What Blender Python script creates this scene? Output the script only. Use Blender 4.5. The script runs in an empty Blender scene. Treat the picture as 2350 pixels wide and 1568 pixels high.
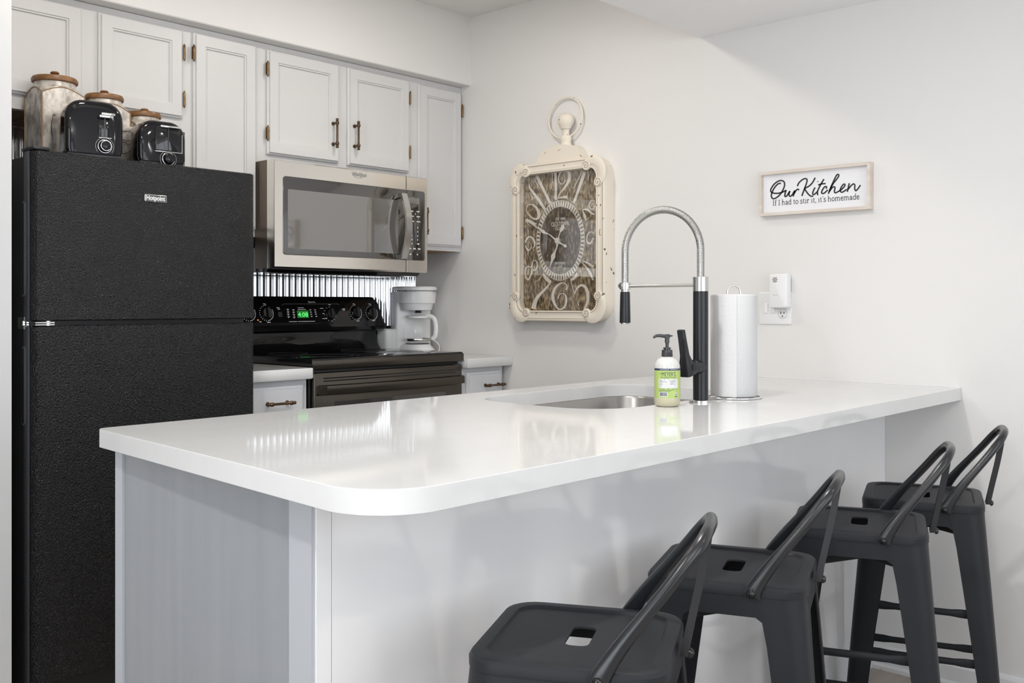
import bpy, bmesh, math, random
from mathutils import Vector, Matrix
random.seed(7)
R = math.radians
PI = math.pi
scene = bpy.context.scene
COL = scene.collection

# ------------------------------------------------------------------ camera
cam_d = bpy.data.cameras.new('camera')
cam = bpy.data.objects.new('camera', cam_d)
COL.objects.link(cam)
cam.location = (-3.1243, -3.4988, 1.1387)
cam.rotation_euler = (R(90), 0, -0.828)
cam_d.sensor_width = 36.0
cam_d.lens = 34.437
cam_d.shift_y = -85.0 / 2350.0
cam_d.clip_start = 0.05
scene.camera = cam

# ------------------------------------------------------------------ world, lamps, exposure
w = bpy.data.worlds.new('world')
scene.world = w
w.use_nodes = True
w.node_tree.nodes['Background'].inputs[0].default_value = (0.75, 0.85, 1.0, 1)
w.node_tree.nodes['Background'].inputs[1].default_value = 1.0

def area(name, loc, size, energy, color, rot=(0, 0, 0), size_y=None, spread=None):
    d = bpy.data.lights.new(name, 'AREA')
    d.energy = energy
    d.color = color
    if size_y:
        d.shape = 'RECTANGLE'; d.size = size; d.size_y = size_y
    else:
        d.shape = 'DISK'; d.size = size
    if spread: d.spread = spread
    o = bpy.data.objects.new(name, d)
    COL.objects.link(o)
    o.location = loc; o.rotation_euler = rot
    return o
WARM = (1.0, 0.93, 0.84)
NEUT = (1.0, 0.985, 0.965)
DAY = (0.93, 0.965, 1.0)
area('split_kitchen_lamp', (-0.85, -1.12, 2.425), 0.18, 6.2, WARM)
area('split_kitchen_lamp', (-1.95, -1.12, 2.425), 0.18, 6.2, WARM)  # inferred kitchen lamp split in two, second added to reach the left cabinets
area('recessed_lamp', (-1.5, -2.24, 2.112), 0.08, 11.5, NEUT)
area('recessed_lamp', (-3.1, -2.28, 2.112), 0.10, 12, NEUT)
area('recessed_lamp', (-1.1, -3.7, 2.112), 0.14, 3, NEUT)
area('recessed_lamp', (-3.1, -3.9, 2.112), 0.14, 3, NEUT)
# daylight entering by the two windows of the dining side
area('window_daylight', (-1.75, -6.02, 1.3), 2.2, 37, DAY, (R(90), 0, 0), 1.5)
area('window_daylight', (-3.85, -6.02, 1.3), 1.2, 15, DAY, (R(90), 0, 0), 1.5)
area('left_fill', (-5.02, -3.2, 1.1), 1.6, 46, DAY, (R(90), 0, R(-90)), 1.9)  # added fill from an unseen door, lifting the lower right wall

# added fill lamp beside the camera, aimed up to brighten the low ceiling
area('ceiling_fill', (-2.9, -3.9, 1.55), 0.3, 22, (1, 0.99, 0.98), (R(180), 0, 0))

vs = scene.view_settings
vs.view_transform = 'Standard'
try: vs.look = 'None'
except Exception: pass
vs.gamma = 1.0
vs.use_curve_mapping = False
vs.exposure = -0.09

# ------------------------------------------------------------------ materials
def mat(name, col, rough=0.5, metal=0.0, bump=None, var=None, spec=None, coat=0, trans=0, ior=None, emit=None, aniso=0):
    m = bpy.data.materials.new(name)
    m.use_nodes = True
    nt = m.node_tree
    b = nt.nodes['Principled BSDF']
    b.inputs['Base Color'].default_value = (*col, 1)
    b.inputs['Roughness'].default_value = rough
    b.inputs['Metallic'].default_value = metal
    if spec is not None: b.inputs['Specular IOR Level'].default_value = spec
    if coat: b.inputs['Coat Weight'].default_value = coat; b.inputs['Coat Roughness'].default_value = 0.08
    if trans: b.inputs['Transmission Weight'].default_value = trans
    if ior: b.inputs['IOR'].default_value = ior
    if emit:
        b.inputs['Emission Color'].default_value = (*emit[0], 1); b.inputs['Emission Strength'].default_value = emit[1]
    if aniso: b.inputs['Anisotropic'].default_value = aniso
    if bump or var:
        tc = nt.nodes.new('ShaderNodeTexCoord')
    if bump:                                   # (scale vec, strength, distance, detail)
        mp = nt.nodes.new('ShaderNodeMapping'); nz = nt.nodes.new('ShaderNodeTexNoise'); bp = nt.nodes.new('ShaderNodeBump')
        mp.inputs['Scale'].default_value = bump[0]
        nz.inputs['Scale'].default_value = 1.0; nz.inputs['Detail'].default_value = bump[3] if len(bump) > 3 else 3
        bp.inputs['Strength'].default_value = bump[1]; bp.inputs['Distance'].default_value = bump[2]
        nt.links.new(tc.outputs['Object'], mp.inputs[0]); nt.links.new(mp.outputs[0], nz.inputs['Vector'])
        nt.links.new(nz.outputs['Fac'], bp.inputs['Height']); nt.links.new(bp.outputs[0], b.inputs['Normal'])
    if var:                                    # (scale vec, colour2, lo, hi)
        mp = nt.nodes.new('ShaderNodeMapping'); nz = nt.nodes.new('ShaderNodeTexNoise'); cr = nt.nodes.new('ShaderNodeValToRGB')
        mp.inputs['Scale'].default_value = var[0]
        nz.inputs['Scale'].default_value = 1.0; nz.inputs['Detail'].default_value = var[4] if len(var) > 4 else 4
        cr.color_ramp.elements[0].position = var[2]; cr.color_ramp.elements[1].position = var[3]
        cr.color_ramp.elements[0].color = (*col, 1); cr.color_ramp.elements[1].color = (*var[1], 1)
        nt.links.new(tc.outputs['Object'], mp.inputs[0]); nt.links.new(mp.outputs[0], nz.inputs['Vector'])
        nt.links.new(nz.outputs['Fac'], cr.inputs[0]); nt.links.new(cr.outputs[0], b.inputs['Base Color'])
    return m

M = {}
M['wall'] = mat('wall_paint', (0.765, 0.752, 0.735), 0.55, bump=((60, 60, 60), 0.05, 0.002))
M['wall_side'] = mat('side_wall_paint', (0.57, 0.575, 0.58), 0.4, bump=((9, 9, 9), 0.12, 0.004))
M['ceil'] = mat('ceiling_paint', (0.80, 0.79, 0.77), 0.8, bump=((25, 25, 25), 0.4, 0.006, 6))
M['ceil_low'] = mat('low_ceiling_paint', (0.92, 0.92, 0.92), 0.8)
M['cab'] = mat('cabinet_paint', (0.64, 0.635, 0.63), 0.38, bump=((30, 30, 4), 0.06, 0.002))
M['cab_base'] = mat('base_cabinet_paint', (0.68, 0.69, 0.715), 0.38, bump=((30, 30, 4), 0.06, 0.002))
M['cab_raw'] = mat('raw_cabinet_wood', (0.42, 0.27, 0.14), 0.6, var=((30, 3, 30), (0.32, 0.19, 0.09), 0.35, 0.65))
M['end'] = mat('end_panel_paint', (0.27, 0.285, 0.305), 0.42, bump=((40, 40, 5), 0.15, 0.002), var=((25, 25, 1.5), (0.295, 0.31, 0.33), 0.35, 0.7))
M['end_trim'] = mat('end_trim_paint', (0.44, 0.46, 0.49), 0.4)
M['panel_white'] = mat('glossy_white_panel', (0.86, 0.86, 0.865), 0.11, bump=((5.0, 1, 0.7), 0.10, 0.02, 1), ior=1.95)
M['quartz'] = mat('white_quartz', (0.69, 0.69, 0.685), 0.06, var=((14, 14, 14), (0.68, 0.68, 0.675), 0.45, 0.6))
M['quartz_edge'] = M['quartz']
M['floor'] = mat('floor_planks', (0.32, 0.27, 0.225), 0.35, var=((1.2, 22, 1), (0.42, 0.37, 0.32), 0.35, 0.65, 8))
M['fridge'] = mat('black_pebbled_enamel', (0.005, 0.005, 0.006), 0.085, bump=((270, 270, 180), 1.0, 0.0045, 2), spec=0.36)
M['black_gloss'] = mat('black_gloss', (0.006, 0.006, 0.007), 0.07, spec=0.5)
M['black_satin'] = mat('black_satin', (0.018, 0.018, 0.02), 0.35)
M['fridge_side'] = mat('fridge_door_edge', (0.075, 0.08, 0.088), 0.32)
M['dark_steel'] = mat('black_stainless', (0.10, 0.088, 0.075), 0.24, 1.0, bump=((3, 3, 260), 0.05, 0.001))
M['steel'] = mat('brushed_steel', (0.80, 0.77, 0.72), 0.24, 1.0, bump=((4, 4, 300), 0.06, 0.001))
M['sink_steel'] = mat('sink_steel', (0.36, 0.35, 0.335), 0.28, 1.0, bump=((4, 220, 4), 0.1, 0.001))
M['side_reflection'] = mat('painted_side_reflection', (0.17, 0.135, 0.105), 0.3, 0.9)  # room's reflection on the black microwave side, painted as brown
M['chrome'] = mat('chrome', (0.8, 0.8, 0.8), 0.06, 1.0)
M['nickel'] = mat('brushed_nickel', (0.6, 0.59, 0.57), 0.25, 1.0)
M['glass_dark'] = mat('dark_oven_glass', (0.012, 0.010, 0.009), 0.03, ior=2.3)
M['mesh_window'] = mat('microwave_window_screen', (0.12, 0.115, 0.11), 0.04, ior=2.5)
M['white_mark'] = mat('white_print', (0.8, 0.8, 0.8), 0.5)
M['grey_mark'] = mat('grey_print', (0.35, 0.35, 0.35), 0.5)
M['galv'] = mat('corrugated_galvanised_steel', (0.80, 0.81, 0.83), 0.10, 1.0)
M['bronze'] = mat('antique_bronze', (0.12, 0.075, 0.045), 0.35, 0.85)
M['brass'] = mat('aged_brass_hinge', (0.22, 0.14, 0.075), 0.3, 0.9)
M['stool'] = mat('matte_black_powder_coat', (0.024, 0.025, 0.028), 0.42, spec=0.12, bump=((500, 500, 500), 0.05, 0.0004))
M['stool_tube'] = mat('satin_black_tube', (0.012, 0.013, 0.015), 0.27, spec=0.5)
M['white_plastic'] = mat('white_plastic', (0.82, 0.82, 0.82), 0.22)
M['white_matte'] = mat('white_matte_plastic', (0.82, 0.82, 0.815), 0.45)
M['ceramic'] = mat('white_ceramic', (0.8, 0.8, 0.8), 0.12)
M['glass'] = mat('clear_glass', (0.97, 0.98, 0.98), 0.0, trans=1.0, ior=1.12)
M['thin_glass'] = None
M['faucet_black'] = mat('faucet_black', (0.010, 0.011, 0.013), 0.3, spec=0.4)
M['paper'] = mat('paper_towel', (0.62, 0.62, 0.62), 0.95, bump=((150, 150, 150), 0.5, 0.002))
M['soap'] = mat('milky_soap_bottle', (0.56, 0.56, 0.54), 0.15)
M['soap_low'] = mat('pale_yellow_soap', (0.50, 0.47, 0.33), 0.15)
M['label_green'] = mat('lime_label', (0.40, 0.52, 0.15), 0.4)
M['label_navy'] = mat('navy_print', (0.02, 0.035, 0.09), 0.4)
M['label_white'] = mat('label_white', (0.62, 0.62, 0.62), 0.4)
M['pump'] = mat('charcoal_pump_plastic', (0.035, 0.035, 0.04), 0.25)
M['sign_white'] = mat('sign_board', (0.82, 0.82, 0.84), 0.5)
M['sign_wood'] = mat('whitewashed_wood', (0.62, 0.53, 0.46), 0.6, var=((30, 5, 30), (0.72, 0.66, 0.6), 0.35, 0.65))
M['ink'] = mat('black_ink', (0.012, 0.012, 0.016), 0.5)
M['lidwood'] = mat('brown_wood_lid', (0.26, 0.125, 0.045), 0.4, var=((40, 40, 160), (0.15, 0.07, 0.025), 0.35, 0.65))
M['toaster'] = mat('toaster_black_chrome', (0.10, 0.085, 0.075), 0.05, 1.0)
M['toaster_front'] = mat('toaster_black_front', (0.006, 0.006, 0.008), 0.06, spec=0.35)
M['display'] = mat('green_display', (0.0, 0.02, 0.0), 0.2, emit=((0.02, 0.25, 0.03), 0.6))
M['digit'] = mat('green_digit', (0.1, 0.8, 0.2), 0.4, emit=((0.12, 1.0, 0.22), 1.1))
M['red'] = mat('red_lamp', (0.3, 0.02, 0.02), 0.3)
M['amber'] = mat('amber_lamp', (0.5, 0.15, 0.03), 0.3, emit=((1, 0.3, 0.05), 0.6))
M['scroll'] = mat('brown_outline', (0.16, 0.10, 0.06), 0.6)
M['ring'] = mat('faint_burner_ring', (0.03, 0.03, 0.03), 0.3)
M['caulk'] = mat('grey_gap', (0.22, 0.22, 0.23), 0.7)

def thin_glass(name, tint=(1, 1, 1), refl=1.0):
    m = bpy.data.materials.new(name); m.use_nodes = True
    nt = m.node_tree; nt.nodes.clear()
    out = nt.nodes.new('ShaderNodeOutputMaterial'); mx = nt.nodes.new('ShaderNodeMixShader')
    tr = nt.nodes.new('ShaderNodeBsdfTransparent'); gl = nt.nodes.new('ShaderNodeBsdfGlossy'); fr = nt.nodes.new('ShaderNodeFresnel')
    tr.inputs[0].default_value = (*tint, 1); gl.inputs['Roughness'].default_value = 0.0
    fr.inputs[0].default_value = 1.45
    mu = nt.nodes.new('ShaderNodeMath'); mu.operation = 'MULTIPLY'; mu.inputs[1].default_value = refl; mu.use_clamp = True
    ge = nt.nodes.new('ShaderNodeNewGeometry'); iv = nt.nodes.new('ShaderNodeMath'); iv.operation = 'SUBTRACT'; iv.inputs[0].default_value = 1.0
    mm = nt.nodes.new('ShaderNodeMath'); mm.operation = 'MULTIPLY'
    nt.links.new(ge.outputs['Backfacing'], iv.inputs[1]); nt.links.new(iv.outputs[0], mm.inputs[1]); nt.links.new(mu.outputs[0], mm.inputs[0])
    nt.links.new(fr.outputs[0], mu.inputs[0]); nt.links.new(mm.outputs[0], mx.inputs[0])
    nt.links.new(tr.outputs[0], mx.inputs[1]); nt.links.new(gl.outputs[0], mx.inputs[2]); nt.links.new(mx.outputs[0], out.inputs[0])
    return m
M['thin_glass'] = thin_glass('thin_clear_glass')
M['clock_glass'] = thin_glass('clock_cover_glass', (1, 1, 1), 3.0)

def worn(name, base, dark, scale, lo, hi, rough=0.5, metal=0.0, second=None, detail=6):
    """colour patches with their own edges (chips, spangle), no shading"""
    m = mat(name, base, rough, metal)
    nt = m.node_tree; b = nt.nodes['Principled BSDF']
    tc = nt.nodes.new('ShaderNodeTexCoord'); mp = nt.nodes.new('ShaderNodeMapping'); nz = nt.nodes.new('ShaderNodeTexNoise'); cr = nt.nodes.new('ShaderNodeValToRGB')
    mp.inputs['Scale'].default_value = scale; nz.inputs['Scale'].default_value = 1; nz.inputs['Detail'].default_value = detail
    cr.color_ramp.elements[0].position = lo; cr.color_ramp.elements[1].position = hi
    cr.color_ramp.elements[0].color = (*dark, 1); cr.color_ramp.elements[1].color = (*base, 1)
    if second:
        e = cr.color_ramp.elements.new(second[0]); e.color = (*second[1], 1)
    nt.links.new(tc.outputs['Object'], mp.inputs[0]); nt.links.new(mp.outputs[0], nz.inputs['Vector'])
    nt.links.new(nz.outputs['Fac'], cr.inputs[0]); nt.links.new(cr.outputs[0], b.inputs['Base Color'])
    return m
M['clock_cream'] = worn('distressed_cream_paint', (0.80, 0.73, 0.625), (0.10, 0.06, 0.035), (34, 34, 34), 0.315, 0.33, 0.5)
M['clock_ink'] = mat('cream_numeral_paint', (0.74, 0.70, 0.63), 0.6)
M['clock_dial'] = worn('rusty_brown_dial', (0.50, 0.39, 0.24), (0.055, 0.036, 0.022), (60, 110, 45), 0.33, 0.68, 0.45, second=(0.50, (0.20, 0.145, 0.085)), detail=10)
M['clock_dark'] = worn('dark_inner_dial', (0.36, 0.27, 0.17), (0.07, 0.05, 0.035), (70, 110, 40), 0.50, 0.70, 0.45, detail=10)
M['galv_jar'] = worn('galvanised_jar', (0.72, 0.68, 0.62), (0.36, 0.32, 0.28), (55, 55, 30), 0.36, 0.60, 0.45, 0.35)
M['jar_edge'] = mat('rusty_seam', (0.28, 0.17, 0.09), 0.6)
M['base_white'] = worn('scuffed_white_baseboard', (0.76, 0.76, 0.76), (0.06, 0.05, 0.05), (10, 14, 60), 0.30, 0.33, 0.4)

# ------------------------------------------------------------------ mesh helpers
def link(name, me, m, parent=None, smooth=None):
    o = bpy.data.objects.new(name, me)
    COL.objects.link(o)
    if m is not None:
        me.materials.clear(); me.materials.append(m)
    if parent is not None: o.parent = parent
    if smooth is not None:
        for p in me.polygons: p.use_smooth = True
        try: me.set_sharp_from_angle(angle=R(smooth))
        except Exception: pass
    return o
def done(bm, name, m, parent=None, smooth=35):
    bmesh.ops.remove_doubles(bm, verts=bm.verts, dist=1e-6)
    bmesh.ops.recalc_face_normals(bm, faces=bm.faces)
    me = bpy.data.meshes.new(name); bm.to_mesh(me); bm.free()
    return link(name, me, m, parent, smooth)
def empty(name, loc=(0, 0, 0), rz=0):
    o = bpy.data.objects.new(name, None); COL.objects.link(o)
    o.empty_display_size = 0.05
    o.location = loc; o.rotation_euler = (0, 0, rz)
    return o
def tag(o, label, cat, group=None, kind=None):
    if label: o['label'] = label
    if cat: o['category'] = cat
    if group: o['group'] = group
    if kind: o['kind'] = kind
    return o
def struct(o): o['kind'] = 'structure'; return o
def bx(bm, x0, x1, y0, y1, z0, z1, bev=0, seg=2):
    vs_ = [bm.verts.new((x, y, z)) for x in (x0, x1) for y in (y0, y1) for z in (z0, z1)]
    F = [(0, 1, 3, 2), (4, 6, 7, 5), (0, 4, 5, 1), (2, 3, 7, 6), (0, 2, 6, 4), (1, 5, 7, 3)]
    fs = [bm.faces.new([vs_[i] for i in f]) for f in F]
    if bev:
        es = {e for f in fs for e in f.edges}
        bmesh.ops.bevel(bm, geom=list(es), offset=bev, segments=seg, affect='EDGES', profile=0.5)
    return vs_
def box(name, x0, x1, y0, y1, z0, z1, m, parent=None, bev=0, seg=2):
    bm = bmesh.new(); bx(bm, min(x0, x1), max(x0, x1), min(y0, y1), max(y0, y1), min(z0, z1), max(z0, z1), bev, seg)
    return done(bm, name, m, parent)
def loft(bm, rings, cap0=True, cap1=True, closed=True):
    V = [[bm.verts.new(p) for p in r] for r in rings]
    n = len(V[0])
    for a, b in zip(V, V[1:]):
        for i in range(n if closed else n - 1):
            j = (i + 1) % n
            bm.faces.new((a[i], a[j], b[j], b[i]))
    if cap0: bm.faces.new(list(reversed(V[0])))
    if cap1: bm.faces.new(V[-1])
    return V
def lathe(bm, prof, c=(0, 0, 0), n=32, cap0=True, cap1=True, sx=1, sy=1, mtx=None):
    rings = [[(c[0] + r * sx * math.cos(2 * PI * k / n), c[1] + r * sy * math.sin(2 * PI * k / n), c[2] + z) for k in range(n)] for r, z in prof]
    if mtx: rings = [[tuple(mtx @ Vector(p)) for p in r] for r in rings]
    loft(bm, rings, cap0, cap1)
def cyl(name, c, r, h, m, parent=None, n=32, axis='z', bev=0.0):
    bm = bmesh.new()
    pr = [(r, 0), (r, h)] if not bev else [(r - bev, 0), (r, bev), (r, h - bev), (r - bev, h)]
    mt = Matrix.Translation(c) @ {'z': Matrix.Identity(4), 'x': Matrix.Rotation(R(90), 4, 'Y'), 'y': Matrix.Rotation(R(-90), 4, 'X')}[axis]
    lathe(bm, pr, n=n, mtx=mt)
    return done(bm, name, m, parent)
def catmull(pts, k=6, closed=False):
    P = [Vector(p) for p in pts]; n = len(P); out = []
    g = (lambda i: P[i % n]) if closed else (lambda i: P[min(max(i, 0), n - 1)])
    for i in range(n if closed else n - 1):
        p0, p1, p2, p3 = g(i - 1), g(i), g(i + 1), g(i + 2)
        for j in range(k):
            t = j / k
            out.append(0.5 * (2 * p1 + (p2 - p0) * t + (2 * p0 - 5 * p1 + 4 * p2 - p3) * t * t + (3 * p1 - p0 - 3 * p2 + p3) * t ** 3))
    if not closed: out.append(P[-1])
    return out
def tube(bm, pts, r, n=12, closed=False, flat=None):
    """sweep a circle (or radius list) along points with parallel transport"""
    P = [Vector(p) for p in pts]; m_ = len(P)
    rr = r if isinstance(r, (list, tuple)) else [r] * m_
    T = []
    for i in range(m_):
        a = P[(i - 1) % m_] if (closed or i > 0) else P[i]; b = P[(i + 1) % m_] if (closed or i < m_ - 1) else P[i]
        T.append((b - a).normalized())
    up = Vector((0, 0, 1)) if abs(T[0].z) < 0.9 else Vector((0, 1, 0))
    N = (up - T[0] * up.dot(T[0])).normalized(); rings = []
    for i in range(m_):
        N = (N - T[i] * N.dot(T[i])).normalized(); B = T[i].cross(N)
        f = flat[i] if flat else (1, 1)
        rings.append([tuple(P[i] + (N * math.cos(2 * PI * k / n) * f[0] + B * math.sin(2 * PI * k / n) * f[1]) * rr[i]) for k in range(n)])
    if closed:
        rings.append(rings[0]); loft(bm, rings, False, False)
    else: loft(bm, rings)
def tubeo(name, pts, r, m, parent=None, n=12, closed=False, smooth=60, flat=None):
    bm = bmesh.new(); tube(bm, pts, r, n, closed, flat); return done(bm, name, m, parent, smooth)
def rrect(x0, x1, y0, y1, r, seg=6, rs=None):
    rs = rs or (r, r, r, r)  # corners: x1y1, x0y1, x0y0, x1y0
    out = []
    for (cx, cy, a0), q in zip(((x1, y1, 0), (x0, y1, 90), (x0, y0, 180), (x1, y0, 270)), rs):
        sx = -1 if cx == x1 else 1; sy = -1 if cy == y1 else 1
        for k in range(seg + 1):
            a = R(a0 + 90 * k / seg)
            out.append((cx + sx * q + q * math.cos(a), cy + sy * q + q * math.sin(a)))
    return out
def plate(name, outline, place, depths, m, parent=None, smooth=35, insets=None):
    """outline: 2D list, place(u,v,d)->xyz; depths list with scale insets about the middle"""
    bm = bmesh.new()
    cx = sum(p[0] for p in outline) / len(outline); cy = sum(p[1] for p in outline) / len(outline)
    mxu = max(abs(p[0] - cx) for p in outline); mxv = max(abs(p[1] - cy) for p in outline)
    insets = insets or [0] * len(depths); rings = []
    for d, i in zip(depths, insets):
        rings.append([place(cx + (p[0] - cx) * (1 - i / mxu), cy + (p[1] - cy) * (1 - i / mxv), d) for p in outline])
    loft(bm, rings)
    return done(bm, name, m, parent, smooth)
FRONT = lambda y0: (lambda u, v, d: (u, y0 - d, v))          # faces -y ; u=x v=z
SIDE = lambda x0: (lambda u, v, d: (x0 - d, -u, v))           # faces -x ; u=-y v=z
TOP = lambda z0: (lambda u, v, d: (u, v, z0 + d))
def ringdoor(name, x0, x1, z0, z1, yb, prof, m, parent=None):
    """framed panel: list of (inset, depth toward the room)"""
    bm = bmesh.new(); rings = []
    for i, d in prof:
        rings.append([(x0 + i, yb - d, z0 + i), (x1 - i, yb - d, z0 + i), (x1 - i, yb - d, z1 - i), (x0 + i, yb - d, z1 - i)])
    loft(bm, rings)
    return done(bm, name, m, parent, 20)
DOORP = [(0, 0), (0, 0.010), (0.004, 0.0125), (0.006, 0.0125), (0.008, 0.019), (0.043, 0.019), (0.045, 0.015), (0.049, 0.015), (0.051, 0.0085), (0.055, 0.0085)]
def text(name, s, size, loc, rot, m, parent=None, width=None, ext=0.0004, align='LEFT', sy=1.0, bold=0.0):
    cu = bpy.data.curves.new(name, 'FONT'); cu.body = s; cu.size = size; cu.extrude = ext; cu.align_x = align; cu.offset = bold
    tmp = bpy.data.objects.new('tmp', cu); COL.objects.link(tmp)
    bpy.context.view_layer.update()
    me = bpy.data.meshes.new_from_object(tmp.evaluated_get(bpy.context.evaluated_depsgraph_get()))
    bpy.data.objects.remove(tmp)
    if width:
        xs = [v.co.x for v in me.vertices]; k = width / (max(xs) - min(xs)); x0 = min(xs) if align == 'LEFT' else 0
        for v in me.vertices: v.co.x = (v.co.x - x0) * k
    for v in me.vertices: v.co.y *= sy
    o = link(name, me, m, parent)
    mt = Matrix.Translation(loc) @ rot
    me.transform(mt)
    return o
RF = Matrix.Rotation(R(90), 4, 'X')
RS = Matrix.Rotation(R(-90), 4, 'Z') @ Matrix.Rotation(R(90), 4, 'X')
def ribbons(name, data, xf, th, m, parent=None):
    """flat painted strokes; data rows [yL,zL,yR,zR], lying at x = xf, th thick toward the room"""
    bm = bmesh.new()
    for st in data:
        rings = [[(xf, a[0], a[1]), (xf - th, a[0], a[1]), (xf - th, a[2], a[3]), (xf, a[2], a[3])] for a in st]
        loft(bm, rings)
    return done(bm, name, m, parent, None)
def copy_tree(o, parent=None):
    c = o.copy(); COL.objects.link(c)
    if parent is not None: c.parent = parent
    for ch in [q for q in bpy.data.objects if q.parent is o]: copy_tree(ch, c)
    return c

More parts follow.
